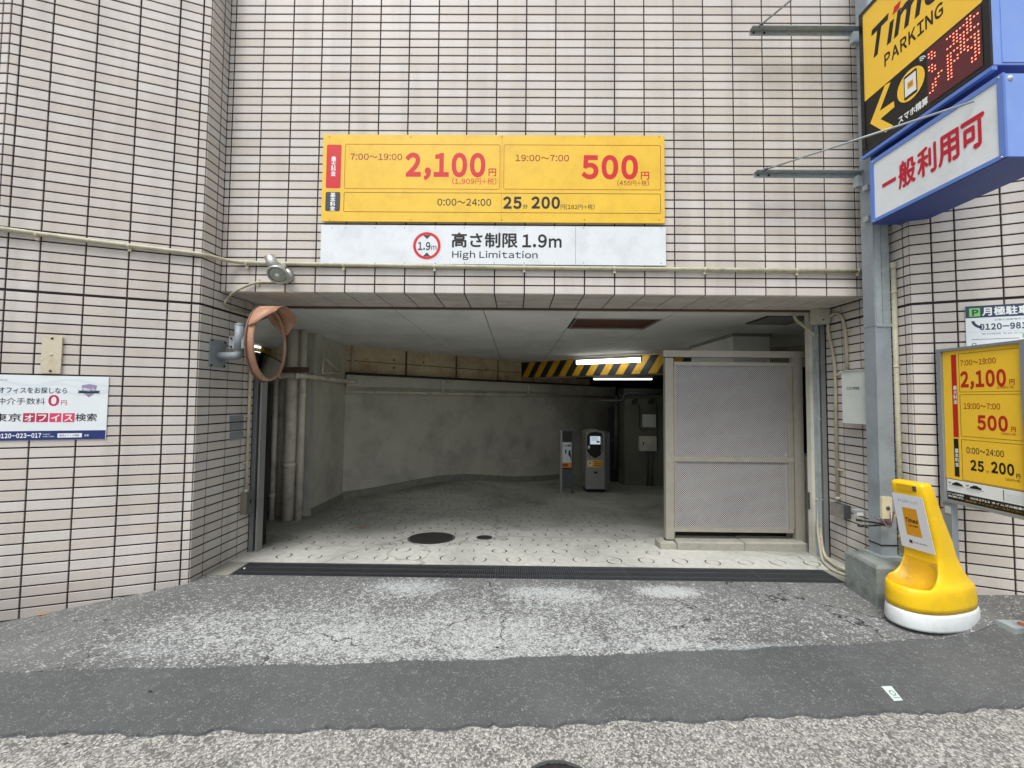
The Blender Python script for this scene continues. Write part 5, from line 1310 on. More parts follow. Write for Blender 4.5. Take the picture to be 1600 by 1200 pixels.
# phone in a disc
cc = U(1423, 132); pU.disc('fyellow2', 2, cc, .088, .098)
pU.rect('fblack', 3, (cc[0]-.042, cc[0]+.042, cc[1]-.078, cc[1]+.078), .008); pU.rect('fwhite', 4, (cc[0]-.036, cc[0]+.036, cc[1]-.060, cc[1]+.062)); pU.rect('forange', 5, (cc[0]-.018, cc[0]+.018, cc[1]-.018, cc[1]+.022), .003)
pU.text('tblack', 6, 'Times', (cc[0]-.013, cc[0]+.013, cc[1]-.002, cc[1]+.006), .03, .2)
for k_, r in enumerate((.012, .022, .032)):
    c2 = (cc[0]+.062, cc[1]+.085); n = 8; a_ = []
    for rr in (r, r+.0055):
        for q_ in range(n+1): th = math.radians(20+75*q_/n); a_.append((c2[0]+rr*math.cos(th), c2[1]+rr*math.sin(th)))
    pU.put('twhite', 2, a_, [(i, i+1, n+2+i, n+1+i) for i in range(n)])
tx0 = U(1404, 186); tx1 = U(1450, 158)
pU.text('twhite', 2, 'スマホ精算', (tx0[0], tx1[0], U(1425, 180)[1], U(1425, 168)[1]), .045)
# dot display
d0, d1 = U(1449, 117)[0], U(1535, 60)[0]; dz0, dz1 = zb2+.035, zy-.012
pU.rect('fgrey', 2, (d0, d1, dz0, dz1)); pU.flush(t)
M_LEDP = mat('display_window', lin('#5e2026'), .35, var=.1, nscale=9); M_LED = mat('red_dot_lamp', (1, .25, .15), .4, emit=(1, .16, .08), estr=2.2)  # window base colour carries the red glow of the dots
o1 = pU.at(d0+.004, dz0+.004, .0016); MB().obox(o1, pU.u*(d1-d0-.008), (0, 0, dz1-dz0-.008), pU.n*.0012).build('display_window', M_LEDP, t)
BM = ["............##..", "##....##########", "###.....##..##..", ".##.....######..", "......##########", "##........##....", "###...##########", ".##...##..##..##", "......##.####.##", "...##.####..####", "..##..##......##", ".##...##......##", ".##...##.....###", "##....##.....##."]
mb = MB(); pit = (d1-d0-.008)/16.2
for j, row_ in enumerate(BM):
    for i, c_ in enumerate(row_):
        if c_ == '#':
            p = pU.at(d0+.014+pit*i, dz1-.014-pit*1.18*j, .0032)
            if p.z < dz0+.012: continue
            s_ = [p+(pU.u*math.cos(k*math.pi/3)+Vector((0, 0, 1))*math.sin(k*math.pi/3))*.0048 for k in range(6)]
            mb.add(s_, [(5, 4, 3, 2, 1, 0)])
mb.build('lit_dots', M_LED, t, kind='stuff')
MB().box(xf+.05, xf+.25, yN2-.0035, yN2-.0005, zb2+.02, zt2-.02).build('end_sheet', M_BLUEBOX, t)

# angle-iron stays and their tie rods
for k_, (py, yy, lab) in enumerate(((272, 2.93, 'lower galvanised angle-iron stay fixed across the wall left of the sign post'), (50, 2.93, 'upper galvanised angle-iron stay fixed across the wall left of the sign post'))):
    t = thing('angle_stay', lab, 'bracket', 'angle-iron stays of the sign post')
    a, b = onY(1178 if k_ == 0 else 1171, py, yy), onY(1345, py, yy)
    zc = a.z
    MB().box(a.x, PX0-.001, yy, yy+.005, zc-.026, zc+.010).build('web', M_GALV, t)
    MB().box(a.x, PX0-.001, yy-.045, yy-.0005, zc+.006, zc+.0105).build('flange', M_GALV, t)
    for dx in (.03, .11): MB().lathe([(0, .008), (.007, .007), (.008, 0)], (a.x+dx, yy-.0005, zc-.010), (0, -1, 0), (1, 0, 0), 8).build('bolt', M_SCREW, t)
    MB().box(PX0-.05, PX0-.002, yy-.04, yy-.0055, zc-.11, zc-.03).build('gusset', M_GALV, t)
    t = thing('tie_rod', ['thin steel rod from the lower stay to the outer end of the lower sign box', 'thin steel rod rising from the upper stay to the upper sign box'][k_], 'rod', 'tie rods of the projecting signs')
    s_ = Vector((a.x+.05, yy-.03, zc+.012))
    if k_ == 0: e_ = onX(1522, 158, xf-.012)
    else: e_ = Vector((xf-.01, 2.18, s_.z+.25)); 
    MB().tube([s_, e_], .0065, 8).build('rod', M_GALV, t); MB().tube([s_, s_+(e_-s_).normalized()*.03], .010, 8).build('eye', M_STEEL, t)

# ------------------------------------------------------------ freestanding price sign at the right
t = thing('price_sign', 'narrow freestanding grey-framed yellow price board in front of the right wall', 'sign')
QX = 2.80
pP = Plane((QX, 2.7), (QX, 2.0), .0)
yA, yB_ = onX(1475, 650, QX).y, onX(1599.5, 650, QX).y-.012
zA = (onX(1475, 547, QX).z+onX(1590, 532, QX).z)/2; zBm = (onX(1491, 790, QX).z+onX(1600, 806, QX).z)/2
fw = .026
MB().box(QX+.006, QX+.03, yB_+.0, yA, zBm, zA).build('back_panel', M_GREYP, t)
M_SFR = mat('grey_sign_frame', lin('#8f979d'), .4, .3, var=.05)
MB().box(QX-.016, QX+.034, yA-.001, yA+.022, zBm-.004, zA+.004).build('side_frame', M_SFR, t)
MB().box(QX-.016, QX+.034, yB_-.03, yB_+.006, zBm-.004, zA+.004).build('side_frame', M_SFR, t)
MB().box(QX-.014, QX+.032, yB_+.0065, yA-.0015, zA-.014, zA+.003).build('top_frame', M_SFR, t)
MB().box(QX-.014, QX+.032, yB_+.0065, yA-.0015, zBm-.003, zBm+.014).build('bottom_frame', M_SFR, t)
gA = ground(3.0, 2.7)
MB().box(QX-.004, QX+.036, yA+.001-.03, yA+.020, .0, zBm-.005).build('leg', M_SFR, t)
MB().box(QX-.004, QX+.036, yB_-.024, yB_+.004, .0, zBm-.005).build('leg', M_SFR, t)
MB().box(QX-.008, QX-.0045, yA-.025, yA+.006, .385, .43).build('sticker', mat('pale_sticker', lin('#b9c2c2'), .4), t)
MB().box(QX-.008, QX-.0045, yA-.025, yA+.006, .63, .675).build('sticker', MATS['pale_sticker'], t)
MB().box(QX+.001, QX+.0055, yB_+.007, yA-.002, zBm+.0145, zA-.0145).build('face', INK['yellow'], t)
pp = Plane((QX, yA), (QX, yB_), -.0008)
Wd = yA-yB_
def q_(px, py): v = onX(px, py, pp.p.x); return ((yA-v.y), v.z)
def Q(x0, x1, yl0, yl1):
    """field between its left edge x0 (picture rows yl0..yl1 at mid board) and right edge x1"""
    a = q_(x0, 640)[0]; b = q_(x1, 640)[0]
    return a, b
def ZR(py, px=1540): return q_(px, py)[1]
def qb(x0, x1, yt, yb, px=None): px = px or (x0+x1)/2; return (q_(x0, 640)[0], q_(x1, 640)[0], ZR(yb, px), ZR(yt, px))
pp.rect('fred2', 1, (q_(1488, 620)[0], q_(1495, 620)[0]+.004, ZR(683, 1495), ZR(554, 1492)))
pp.rect('fblack', 1, (q_(1493, 720)[0]-.006, q_(1499, 720)[0]-.001, ZR(745, 1498), ZR(685.5, 1495)))
pp.text('twhite', 2, '最\n大\n料\n金', (q_(1490, 620)[0], q_(1495.5, 620)[0]+.002, ZR(631, 1493), ZR(603, 1493)), .02)
pp.text('twhite', 2, '基\n本\n料\n金', (q_(1493.5, 710)[0]-.004, q_(1498.5, 710)[0]-.001, ZR(729, 1497), ZR(701, 1497)), .02)
ux0, ux1 = q_(1499, 600)[0], Wd-.012
for yt, yb in ((548, 612), (616, 685), (690, 757)):
    pp.outline('fblack', 1, (ux0, ux1, ZR(yb, 1545), ZR(yt, 1545)), .002, .003)
pp.text('tdarkred', 1, '7:00〜19:00', qb(1503, 1559, 560.5, 569.5), .012); pp.text('tred2', 1, '2,100', qb(1502, 1574, 578, 608.5), .045)
pp.text('tred2', 1, '円', qb(1579, 1587, 592.5, 601), .02); pp.text('tdarkred', 1, '(1,909円＋税)', qb(1559, 1586, 602.5, 607.5), .01)
pp.text('tdarkred', 1, '19:00〜7:00', qb(1506, 1563, 630, 639.5), .012); pp.text('tred2', 1, '500', qb(1526, 1574, 649, 673.5), .045)
pp.text('tred2', 1, '円', qb(1579, 1586, 667, 675), .02); pp.text('tdarkred', 1, '(455円＋税)', qb(1563, 1586, 676, 680.5), .01)
pp.text('tblack', 1, '0:00〜24:00', qb(1508, 1566, 701, 711), .012); pp.text('tblack', 1, '25', qb(1513, 1534, 719, 736), .045)
pp.text('tblack', 1, '分', qb(1537, 1542, 734, 739), .01); pp.text('tblack', 1, '200', qb(1545, 1581, 722.5, 741), .045); pp.text('tblack', 1, '円', qb(1584, 1590, 740, 747), .02); pp.text('tblack', 1, '(182円＋税)', qb(1567, 1590, 747.5, 752), .01)
zw0, zw1 = ZR(776.5, 1530), ZR(756.5, 1530)
pp.rect('fblack', 1, (.004, Wd-.008, zBm+.016, zw1+.004)); pp.rect('fpaper', 2, (.006, Wd-.009, zw0, zw1))
for k_, u in enumerate((.035, .135)):
    w_ = .060; z_ = zw0+(zw1-zw0)*.55
    car = [(0, 0), (w_, 0), (w_*1.02, .008), (w_*.93, .013), (w_*.8, .014), (w_*.62, .021), (w_*.35, .021), (w_*.2, .014), (w_*.02, .011)]
    pp.poly('fblack', 3, [(u+a_, z_+b_) for a_, b_ in car]); pp.rect('fmidgrey', 3, (u-.02, u+.072, z_-.006, z_-.003)); pp.rect('fgold', 3, (u-.022, u-.006, z_+.008, z_+.017))
    for j in range(2): pp.rect('fpale', 3, (u-.02, u+.05, z_-.014-.006*j, z_-.011-.006*j))
for j in range(5): pp.rect('fpale', 3, (Wd-.105, Wd-.02, zw0+.010+.009*j, zw0+.013+.009*j))
pp.rect('fblack', 3, (Wd-.118, Wd-.114, zw0+.008, zw1-.008))
zb_1 = zw0-.004
pp.text('twhite', 3, 'タイムズの駐車場', (.010, .098, zb_1-.016, zb_1-.005), .03); pp.text('twhite', 3, '場内に係員はいません', (.010, .098, zb_1-.033, zb_1-.021), .03)
pp.text('twhite', 3, '0052713 タイムズの駐車場', (.135, Wd-.012, zb_1-.020, zb_1-.007), .03); pp.text('tgold', 3, '駐車場 タイムズコールセンター', (.108, Wd-.03, zb_1-.038, zb_1-.028), .015)
pp.flush(t)
# foot plate of the outer leg
g2 = ground(2.87, 2.36)
t = thing('anchor_plate', 'small pale square anchor plate with a rusty bolt on the asphalt at the right edge', 'plate')
c = onG(1600, 979); MB().box(c.x-.10, c.x+.06, c.y-.04, c.y+.05, ground(c.x, c.y)-.03, ground(c.x, c.y)+.011).build('plate', M_GALV, t)
MB().lathe([(0, .010), (.013, .009), (.016, 0)], (c.x-.015, c.y-.0, ground(c.x, c.y)+.0125), (0, 0, 1), (1, 0, 0), 8).build('bolt', mat('rusty_bolt', lin('#a05a35'), .8), t)

# ------------------------------------------------------------ conduits, box and cabinet on the right return
XR_ = 2.712
def vx(px, py, X=XR_): return onX(px, py, X)
t = thing('conduit', 'pinkish beige conduit from the right cover box down to the steel switch box', 'conduit')
top = vx(1293, 500); a = [vx(1293.5, 497), vx(1294, 520), vx(1300, 545), vx(1304.5, 575), vx(1309, 780)]
MB().tube(bend(a, .12, 6), .0125, 12).build('run', M_BEIGE, t)
a_ = vx(1309, 776); MB().tube([a_, a_-Vector((0, 0, .028))], .018, 12).build('gland', M_BEIGE, t)
for py in (586, 733): v = vx(1306+(py-586)*.014, py); MB().box(v.x-.004, v.x+.02, v.y-.05, v.y+.018, v.z-.006, v.z+.006).build('clip', M_CLIP, t)
t = thing('conduit', 'beige conduit arching over from the right cover box down into the white cabinet', 'conduit')
a = [vx(1296, 495), vx(1304, 489), vx(1315, 493), vx(1321, 515), vx(1324, 582)]
MB().tube(bend(a, .06, 6), .0125, 12).build('run', M_BEIGE, t)
v = vx(1323, 516); MB().box(v.x-.004, v.x+.02, v.y-.04, v.y+.02, v.z-.006, v.z+.006).build('clip', M_CLIP, t)
t = thing('switch_box', 'weathered steel switch box on the right return at the foot of the pinkish conduit', 'box')
q0, q1 = onX(1297.5, 784, 2.655), onX(1318, 811, 2.655)
MB().box(2.657, 2.714, q1.y, q0.y, q1.z, q0.z).build('case', M_STEEL, t)
MB().box(2.652, 2.6565, q1.y-.003, q0.y+.003, q1.z-.003, q0.z+.003).build('lid', mat('weathered_lid', lin('#8a8780'), .5, .2, var=.2, nscale=14, dirt=lin('#5c5750'), dscale=10, damt=.6), t)
t = thing('control_cabinet', 'white control cabinet with small black characters on the right return behind the sign post', 'cabinet')
CXF = 2.60
q0, q1 = onX(1315.5, 583, CXF), onX(1355, 662, CXF)
zt_, zb_ = (onX(1335, 579, CXF).z), (onX(1335, 662, CXF).z)
MB().box(CXF+.006, 2.706, q1.y, q0.y, zb_+.005, zt_-.003).build('case', M_WHITEP, t)
MB().box(CXF, CXF+.0055, q1.y-.004, q0.y+.004, zb_, zt_).build('door', M_WHITEP, t)
MB().box(CXF-.008, 2.71, q1.y-.008, q0.y+.012, zt_+.001, zt_+.007).build('rain_lid', M_WHITEP, t)
MB().box(CXF+.05, 2.70, q0.y+.0005, q0.y+.006, zb_+.02, zb_+.17).build('hinge_side_plate', M_STEEL, t)
pC = Plane((CXF, 3.3), (CXF, 2.9), .001)
v0, v1 = onX(1323, 607, CXF), onX(1343, 602, CXF)
pC.text('tgrey', 1, '広告灯制御盤', (3.3-v0.y, 3.3-v1.y, v0.z-.012, v0.z+.012), .01); pC.flush(t)
t = thing('conduit', 'beige vertical conduit on the wall right of the sign post, open at its top', 'conduit')
v0 = onX(1395.5, 410, 2.69); v1 = onX(1400, 780, 2.69)
MB().tube([(2.69, v0.y, v0.z), (2.69, v0.y, .2)], .0155, 12).build('run', M_CREAM, t)
MB().tube([(2.69, v0.y, v0.z), (2.69, v0.y, v0.z-.05)], .019, 12).build('socket', M_CREAM, t)
for dz in (.21, .74): MB().tube([(2.69, v0.y, v0.z-dz), (2.69, v0.y, v0.z-dz-.012)], .0185, 12).build('clip', M_CLIP, t)
# conduits down the jamb strip and out along the foot of the wall
t = thing('conduit', 'cream conduit leaving the ceiling and running down the right jamb to the footing block', 'conduit')
J = lambda x, y, Y=3.535: onY(x, y, Y)
a = [onY(1241, 488, 3.53), onY(1242, 499, 3.53), J(1258, 511), J(1272.5, 524), J(1274.5, 530), J(1277, 700), J(1280, 812), onZ(1286, 868, .03), onZ(1306, 884, .03), onZ(1322, 890, .03)]
MB().tube(bend(a, .10, 6), .0125, 12).build('run', M_CREAM, t)
for py in (524, 655, 780): v = J(1275.5+(py-524)*.012, py); MB().box(v.x-.02, v.x+.04, v.y-.014, v.y+.014, v.z-.006, v.z+.006).build('clip', M_CLIP, t)
t = thing('cable', 'grey-beige cable looping down the low white wall beside the right jamb conduit', 'cable')
a = [J(1272, 722, 3.6), J(1267, 735, 3.6), J(1270, 752, 3.6), J(1278, 770, 3.54), J(1279, 790, 3.53), J(1276.5, 822, 3.53), onZ(1284, 876, .02), onZ(1300, 891, .015), onZ(1322, 899, .015)]
MB().tube(bend(a, .08, 6), .009, 10).build('run', mat('cable_grey', lin('#a9a592'), .6), t)
t = thing('wall_outlet', 'small rusty steel outlet plate on the low white wall by the right jamb', 'outlet')
a, b = onY(1263.5, 769, 3.585), onY(1274, 796, 3.585)
MB().box(a.x, b.x, 3.575, 3.599, b.z, a.z).build('plate', M_STEEL, t); MB().box((a.x+b.x)/2-.012, (a.x+b.x)/2, 3.570, 3.5745, (a.z+b.z)/2, (a.z+b.z)/2+.04).build('lock', M_BLACK, t)

# ------------------------------------------------------------ payment machine and leaflet stand
MY = 7.25
M_MSIL = mat('machine_silver', lin('#9b9c9a'), .35, .3, var=.04); M_MBLK = mat('machine_black', lin('#15181a'), .25)
t = thing('payment_machine', 'grey parking payment machine with a black shield-shaped panel and lit screen', 'payment machine')
a, b = onY(915.5, 700, MY), onY(945, 700, MY); zf = floor_z(a.x, MY); zt_ = onY(930, 673, MY).z; wd = b.x-a.x
mb = MB(); r = .10; pts = []
for cxx, s_ in ((b.x-r, 0), (a.x+r, 90)):
    for k in range(7): th = math.radians(s_+15*k); pts.append(Vector((cxx+r*math.cos(th), MY, zt_-.055+(r*.55)*math.sin(th))))
pts += [Vector((a.x, MY, zf+.06)), Vector((b.x, MY, zf+.06))]
mb.prism(pts, (0, .42, 0)).build('body', M_MSIL, t)
MB().box(b.x+.001, b.x+.10, MY+.06, MY+.46, zf+.03, zt_-.04).build('side_casing', mat('machine_side', lin('#5a6260'), .5), t)
MB().box(a.x+.02, b.x-.02, MY+.02, MY+.4, zf-.03, zf+.059).build('plinth', M_MBLK, t)
pM = Plane((a.x, MY), (b.x, MY), .001)
u = lambda f_: f_*wd
H_ = zt_-zf
pM.poly('fblack', 1, [(u(.06), zt_-.09), (u(.2), zt_-.035), (u(.5), zt_-.02), (u(.8), zt_-.035), (u(.88), zt_-.09), (u(.88), zt_-.36), (u(.78), zt_-.44), (u(.5), zt_-.50), (u(.2), zt_-.44), (u(.06), zt_-.36)][::-1])
pM.rect('fyellow2', 1, (u(.08), u(.86), zt_-.66, zt_-.53)); pM.disc('fwhite', 2, (u(.22), zt_-.595), .045); pM.text('tblack', 3, 'P', (u(.17), u(.27), zt_-.62, zt_-.57), .03)
for k in range(3): pM.rect('fred2', 2, (u(.42), u(.80), zt_-.57-.035*k, zt_-.552-.035*k))
pM.rect('fblack', 1, (u(.42), u(.60), zt_-.77, zt_-.735)); pM.disc('fpaper', 2, (u(.16), zt_-.30), .02, .035)
pM.flush(t)
M_SCR = mat('lit_screen', lin('#cfe0e6'), .4, emit=(.75, .9, 1.), estr=.35)
MB().box(a.x+u(.22), a.x+u(.76), MY-.006, MY-.002, zt_-.245, zt_-.10).build('screen', M_SCR, t)
pM = Plane((a.x, MY), (b.x, MY), .0065)
for k in range(3): pM.rect('tslate', 1, (u(.28), u(.62), zt_-.13-.022*k, zt_-.124-.022*k))
pM.rect('tblack', 1, (u(.56), u(.72), zt_-.215, zt_-.185)); pM.flush(t)
MB().box(a.x+u(.80), a.x+u(.84), MY-.004, MY-.0015, zf+.10, zt_-.10).build('trim', M_MSIL, t)
t = thing('poster_stand', 'slim black stand with a phone payment poster left of the payment machine', 'poster stand')
SYY = 7.05
a, b = onY(875.5, 700, SYY), onY(896.5, 700, SYY); zf = floor_z(a.x, SYY); zt_ = onY(886, 673, SYY).z
for x in (a.x, b.x-.035): MB().box(x, x+.035, SYY, SYY+.05, zf, zt_).build('leg', M_MSIL if x == a.x else M_STEEL, t)
MB().box(a.x+.036, b.x-.036, SYY+.012, SYY+.03, zf+.08, onY(886, 733, SYY).z-.002).build('lower_panel', M_STEEL, t)
MB().box(a.x+.036, b.x-.036, SYY+.006, SYY+.03, onY(886, 733, SYY).z, zt_-.005).build('panel', M_MBLK, t)
pK = Plane((a.x, SYY+.006), (b.x, SYY+.006), .001); w_ = b.x-a.x
z1_, z2_, z3_ = onY(886, 691, SYY).z, onY(886, 723, SYY).z, onY(886, 731, SYY).z
pK.rect('fpaper', 1, (.038, w_-.038, z2_, z1_)); pK.rect('forange', 1, (.038, w_-.038, z3_, z2_-.001)); pK.rect('fred2', 2, (.04, w_-.1, z3_+.02, z2_-.02))
pK.text('tblack', 2, 'スマホ精算', (.05, w_-.05, z1_-.08, z1_-.04), .03); pK.poly('fblack', 2, [(w_*.62, z1_-.15), (w_*.74, z1_-.13), (w_*.8, z1_-.24), (w_*.84, z1_-.33), (w_*.72, z1_-.26), (w_*.60, z1_-.22)][::-1]); pK.rect('fblack', 2, (w_*.36, w_*.46, z1_-.20, z1_-.13))
pK.flush(t)

# ------------------------------------------------------------ yellow plastic sign stand
t = thing('sign_stand', 'yellow plastic car-share sign stand with a white weighted base on the apron', 'sign stand')
TH = math.radians(15)
Fd = Vector((-math.cos(TH), -math.sin(TH), 0)); Wv = Vector((math.sin(TH), -math.cos(TH), 0))
SCN = Vector((2.555, 2.50, 0)); SCN.z = ground(SCN.x, SCN.y)+.004
M_YEL = mat('yellow_polyethylene', lin('#f0c410'), .42, var=.04, nscale=3, dirt=lin('#b8941c'), dscale=7, damt=.4, spec=.5)
M_WBASE = mat('white_plastic_base', lin('#dfe4e4'), .4, var=.03, nscale=5, dirt=lin('#b5b8b6'), dscale=12, damt=.4)
M_TRAY = mat('dirty_yellow_tray', lin('#d0a018'), .5, var=.12, nscale=9, dirt=lin('#8a7a3a'), dscale=10, damt=.9)
def ring_at(z, f0, f1, w, n=40, p=2.6, tilt=0.):
    """super-ellipse outline between back f0 and front f1 (along Fd), half width w"""
    out = []
    for k in range(n):
        a = 2*math.pi*k/n; c, s = math.cos(a), math.sin(a)
        x = math.copysign(abs(c)**(2/p), c)*(f1-f0)/2+(f0+f1)/2; y = math.copysign(abs(s)**(2/p), s)*w
        out.append(SCN+Fd*x+Wv*y+Vector((0, 0, z+tilt*x)))
    return out
def loft(rings):
    n = len(rings[0]); v = [p for r in rings for p in r]
    f = [(i*n+k, i*n+(k+1) % n, (i+1)*n+(k+1) % n, (i+1)*n+k) for i in range(len(rings)-1) for k in range(n)]
    f += [tuple(range(n))[::-1], tuple((len(rings)-1)*n+k for k in range(n))]
    # outward winding
    mb = MB(); c = (v[0]-v[n//2]); nn = (v[1]-v[0]).cross(v[n]-v[0])
    if nn.dot(c) < 0: f = [tuple(reversed(q)) for q in f]
    mb.v = [tuple(p) for p in v]; mb.f = f; mb.sm = [True]*(len(f)-2)+[False]*2; return mb
loft([ring_at(.0, -.30, .292, .150, p=2.2), ring_at(.012, -.305, .297, .154, p=2.2), ring_at(.080, -.298, .292, .150, p=2.2), ring_at(.095, -.29, .286, .146, p=2.2), ring_at(.098, -.28, .265, .140, p=2.2)]).build('base', M_WBASE, t)
# one moulded body: swelling foot, hollowed scoop in front, flaring back, leaning upright. (z, back, front, half width, squareness, scoop depth, scoop drop)
BD_ = [(.099, -.287, .276, .163, 2.3, 0, 0), (.13, -.289, .279, .163, 2.3, 0, 0), (.18, -.284, .278, .160, 2.3, 0, 0), (.215, -.272, .273, .156, 2.4, 0, 0), (.232, -.258, .262, .150, 2.4, .004, .002), (.240, -.243, .245, .143, 2.6, .028, .030),
       (.250, -.226, .215, .136, 2.8, .045, .045), (.268, -.205, .175, .129, 3.0, .050, .045), (.295, -.178, .135, .122, 3.3, .045, .035), (.33, -.150, .105, .116, 3.8, .032, .02), (.37, -.122, .085, .111, 4.3, .018, .008), (.415, -.097, .078, .107, 4.8, .006, 0),
       (.50, -.058, .090, .101, 5, 0, 0), (.64, .000, .116, .095, 5, 0, 0), (.78, .046, .142, .089, 5, 0, 0), (.84, .066, .152, .086, 5, 0, 0), (.860, .078, .146, .081, 5, 0, 0), (.866, .092, .134, .070, 5, 0, 0)]
BD_ = [(z if z < .25 else .25+(z-.25)*.945, f0*.985+max(0, z-.25)*.035, f1*(1.04 if z < .25 else .985)+max(0, z-.25)*.06, w*(.885 if z < .42 else 1.0), p, sd, sz) for z, f0, f1, w, p, sd, sz in BD_]
NR_ = 64; rings = []
for z, f0, f1, w, p, sd, sz in BD_:
    out = []
    for k in range(NR_):
        a = 2*math.pi*k/NR_; c, s = math.cos(a), math.sin(a)
        x = math.copysign(abs(c)**(2/p), c)*(f1-f0)/2+(f0+f1)/2; y = math.copysign(abs(s)**(2/p), s)*w
        m_ = max(0, 1-(abs(y)/(w*.86))**4) if c > 0 else 0
        m_ *= smooth((x-(f0+f1)/2)/((f1-f0)*.25)) if c > 0 else 0
        out.append(SCN+Fd*(x-sd*m_)+Wv*y+Vector((0, 0, z-sz*m_)))
    rings.append(out)
body_ = loft(rings)
bo = body_.build('body', M_YEL, t); bo.data.materials.append(M_TRAY)
for pg in bo.data.polygons:
    i = pg.index//NR_
    if pg.index < NR_*(len(BD_)-1) and 4 <= i <= 9:
        c = pg.center-SCN; y = c.dot(Wv); x = c.dot(Fd); w = (BD_[i][3]+BD_[i+1][3])/2; fr = (BD_[i][2]+BD_[i][1]+BD_[i+1][1]+BD_[i+1][2])/4
        if abs(y) < w*.80 and x > fr+.03: pg.material_index = 1
tw = [(q[0], q[1], q[2], q[3]) for q in BD_[10:]]
def front_at(z):
    for i in range(len(tw)-1):
        if tw[i][0] <= z <= tw[i+1][0]:
            k = (z-tw[i][0])/(tw[i+1][0]-tw[i][0]); return tw[i][2]+(tw[i+1][2]-tw[i][2])*k, tw[i][3]+(tw[i+1][3]-tw[i][3])*k
    return tw[-1][2], tw[-1][3]
# printed panel held on the sloping front
def fp(z, w, d=.004): f_, ww = front_at(z); return SCN+Fd*(f_+d)+Wv*w+Vector((0, 0, z))
za, zb_ = .415, .752
c0, c1, c2, c3 = fp(za, -.082), fp(za, .082), fp(zb_, .075), fp(zb_, -.075)
def pq(u, v, d=0.):  # u 0..1 across (left to right as seen), v 0..1 up
    a = c0.lerp(c1, u); b = c3.lerp(c2, u); return a.lerp(b, v)+Fd*d
nP = Fd
MB().prism([pq(0, 0), pq(1, 0), pq(1, 1), pq(0, 1)], Fd*.003).build('panel', mat('stand_paper', lin('#dfe3e8'), .4, var=.02), t)
def quad(col, lev, u0, u1, v0, v1, nm='printed_field'):
    d = .003+.0006*lev; MB().add([pq(u0, v0, d), pq(u1, v0, d), pq(u1, v1, d), pq(u0, v1, d)], [(0, 1, 2, 3)]).build(nm, INK[col], t)
def wtext(col, lev, s_, u0, u1, v0, v1, bold=0., shear=0.):
    v, f = glyphs(s_, bold, shear); x0 = min(p[0] for p in v); x1 = max(p[0] for p in v); y0 = min(p[1] for p in v); y1 = max(p[1] for p in v)
    MB().add([pq(u0+(p[0]-x0)/(x1-x0)*(u1-u0), v0+(p[1]-y0)/(y1-y0)*(v1-v0), .003+.0006*lev) for p in v], f).build('lettering', INK[col], t, kind='stuff')
quad('orange', 1, .25, .72, .25, .76); wtext('grey', 1, 'タイムズカーシェア', .16, .80, .85, .91, .03); wtext('black', 2, 'Times', .29, .69, .49, .58, .05, .2); wtext('black', 2, 'CAR SHARE', .36, .66, .42, .455, .03); wtext('black', 1, '0120-26-5037', .42, .82, .12, .145, .03); quad('grey', 1, .28, .38, .10, .16)
# handle recess and slot at the top
hz = .795
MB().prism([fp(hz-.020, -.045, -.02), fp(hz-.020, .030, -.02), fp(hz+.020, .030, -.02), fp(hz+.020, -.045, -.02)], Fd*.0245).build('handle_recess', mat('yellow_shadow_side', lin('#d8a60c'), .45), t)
MB().prism([fp(hz-.014, .034, -.02), fp(hz-.014, .050, -.02), fp(hz+.018, .050, -.02), fp(hz+.018, .034, -.02)], Fd*.0249).build('handle_slot', M_STEEL, t)
for z, w in ((za-.004, 0), (.60, -.088), (.47, -.09)): MB().lathe([(0, .004), (.005, .003), (.006, 0)], fp(z, w, .004), Fd, Wv, 10).build('stud', M_YEL, t)

# ------------------------------------------------------------ small things on the ground
def tilt_box(cx, cy, sx, sy, h, rot, f=ground, lift=.005):
    z = f(cx, cy)+lift; u = Vector((math.cos(rot), math.sin(rot), 0)); v = Vector((-math.sin(rot), math.cos(rot), 0))
    e = .05; u.z = (f(cx+u.x*e, cy+u.y*e)-f(cx-u.x*e, cy-u.y*e))/(2*e); v.z = (f(cx+v.x*e, cy+v.y*e)-f(cx-v.x*e, cy-v.y*e))/(2*e)
    return Vector((cx, cy, z)), u, v
a = [onG(1377, 1073), onG(1393, 1073), onG(1411, 1095), onG(1397, 1096)]
t = thing('paper_tag', 'small white paper tag with green marks lying on the dark asphalt strip', 'paper tag')
MB().prism([p+Vector((0, 0, .0015)) for p in a], (0, 0, .0012)).build('paper', mat('green_white_paper', lin('#cfdcd6'), .7), t)
o_, e1, e2 = a[0], a[1]-a[0], a[3]-a[0]
def tg(u, v): return o_+e1*u+e2*v+Vector((0, 0, .0033))
n = 16; vs = [tg(.5+.28*r*math.cos(2*math.pi*k/n), .48+.2*r*math.sin(2*math.pi*k/n)) for r in (1, .62) for k in range(n)]
MB().add(vs, [(k, (k+1) % n, n+(k+1) % n, n+k) for k in range(n)]).build('printed_mark', mat('faded_green_ink', lin('#6f9a90'), .7), t)
MB().add([tg(.2, .76), tg(.8, .76), tg(.8, .82), tg(.2, .82)], [(0, 1, 2, 3)]).build('printed_mark', MATS['faded_green_ink'], t)
M_LEAF = mat('dry_orange_leaf', lin('#b87a4d'), .8, var=.2, nscale=60)
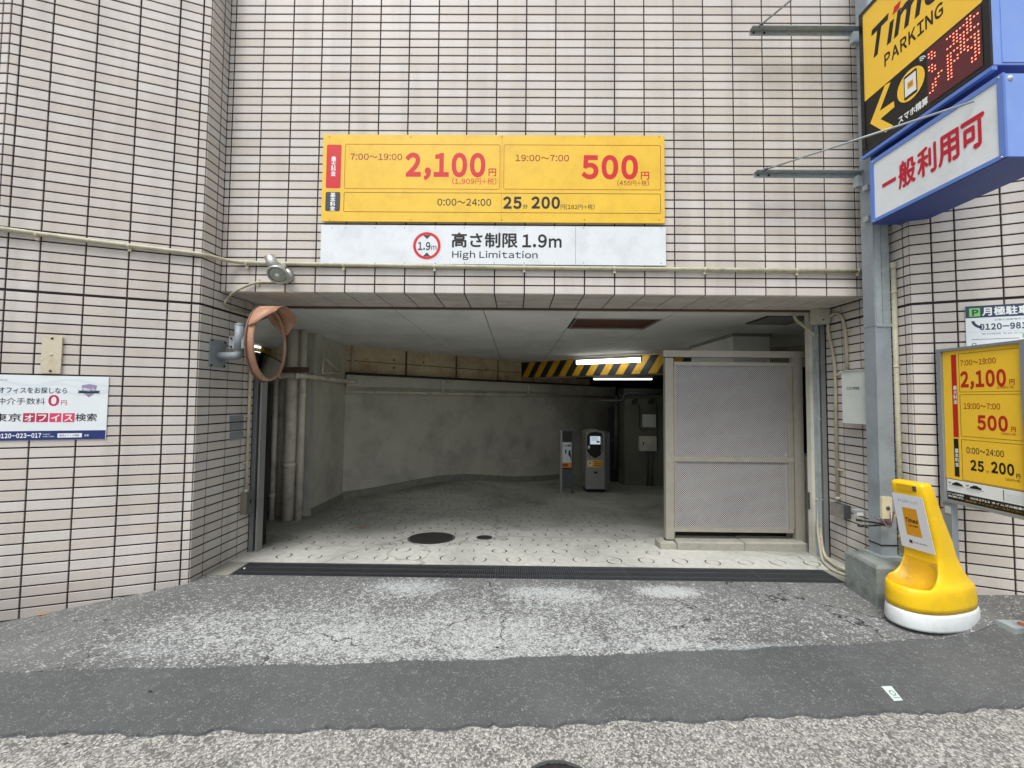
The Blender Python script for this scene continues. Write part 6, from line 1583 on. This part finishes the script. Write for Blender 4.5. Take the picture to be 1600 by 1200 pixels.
def leaf(px, py, f, label, s=.035, rot=.4):
    c = onG(px, py, f); t = MB(); ux = Vector((math.cos(rot), math.sin(rot), 0)); uy = Vector((-math.sin(rot), math.cos(rot), 0)); n = 7; L = []; R = []; M_ = []
    for k in range(n):
        q = k/(n-1); w = math.sin(math.pi*q)**.8*.42; curl = .35*(q-.5)**2
        M_.append(c+ux*s*(q-.5)*2+Vector((0, 0, .006+s*curl))); L.append(c+ux*s*(q-.5)*2+uy*s*w+Vector((0, 0, .006+s*(curl+.25*w)))); R.append(c+ux*s*(q-.5)*2-uy*s*w+Vector((0, 0, .006+s*(curl+.3*w))))
    v = L+M_+R; f_ = [(k, k+1, n+k+1, n+k) for k in range(n-1)]+[(n+k, n+k+1, 2*n+k+1, 2*n+k) for k in range(n-1)]
    tag(t.add(v, f_).build('fallen_leaf', M_LEAF), label, 'leaf', kind='thing')
leaf(567, 825, floor_z, 'dry orange leaf on the garage floor left of the large manhole cover', .045, .9)
leaf(65, 962, ground, 'dry orange leaf at the foot of the left tiled wall', .03, .5)
M_LEAFD = mat('dark_leaf', lin('#3a3632'), .8)
for px, py, lab in ((103, 1165, 'small dark leaf on the pale road at the lower left'), (234, 1082, 'small dark leaf on the asphalt strip at the left'), (777, 1014, 'tiny dark leaf on the apron just above the middle of the strip')):
    c = onG(px, py); mb = MB(); s = .012
    mb.prism([c+Vector((-s, 0, .006)), c+Vector((0, -s*.4, .005)), c+Vector((s, 0, .006)), c+Vector((0, s*.4, .009))], (0, 0, .001))
    tag(mb.build('fallen_leaf', M_LEAFD), lab, 'leaf', kind='thing')
# little bright stones and litter specks
M_PEB = mat('white_pebble', lin('#dcdcd6'), .6)
for px, py, f, lab in ((382, 890, ground, 'single white pebble on the left end of the drain grating'), (1183, 880, floor_z, 'white scrap on the floor ring marks in front of the screen'), (1367, 931, ground, 'tiny white pebble by the foot of the concrete block')):
    c = onG(px, py, f); r = .009
    mb = MB(); mb.lathe([(0, -.3*r), (r*.8, 0), (r, .4*r), (r*.6, .9*r), (0, r)], c+Vector((0, 0, .006)), (0, 0, 1), (1, 0, 0), 9); tag(mb.build('pebble', M_PEB), lab, 'pebble', kind='thing')
# cast cover at the near edge of the road
c = onG(872, 1212); t = thing('road_cover', 'dark round road cover only just in view at the bottom edge', 'manhole cover')
MB().lathe([(0, .0), (.14, .0), (.15, -.004)], (c.x, c.y-.10, .0015), (0, 0, 1), (1, 0, 0), 32, False).build('lid', MATS['cast_iron'], t)
MB().lathe([(.151, .0), (.16, .0005), (.165, -.006)], (c.x, c.y-.10, .002), (0, 0, 1), (1, 0, 0), 32, False).build('ring', M_STEEL, t)
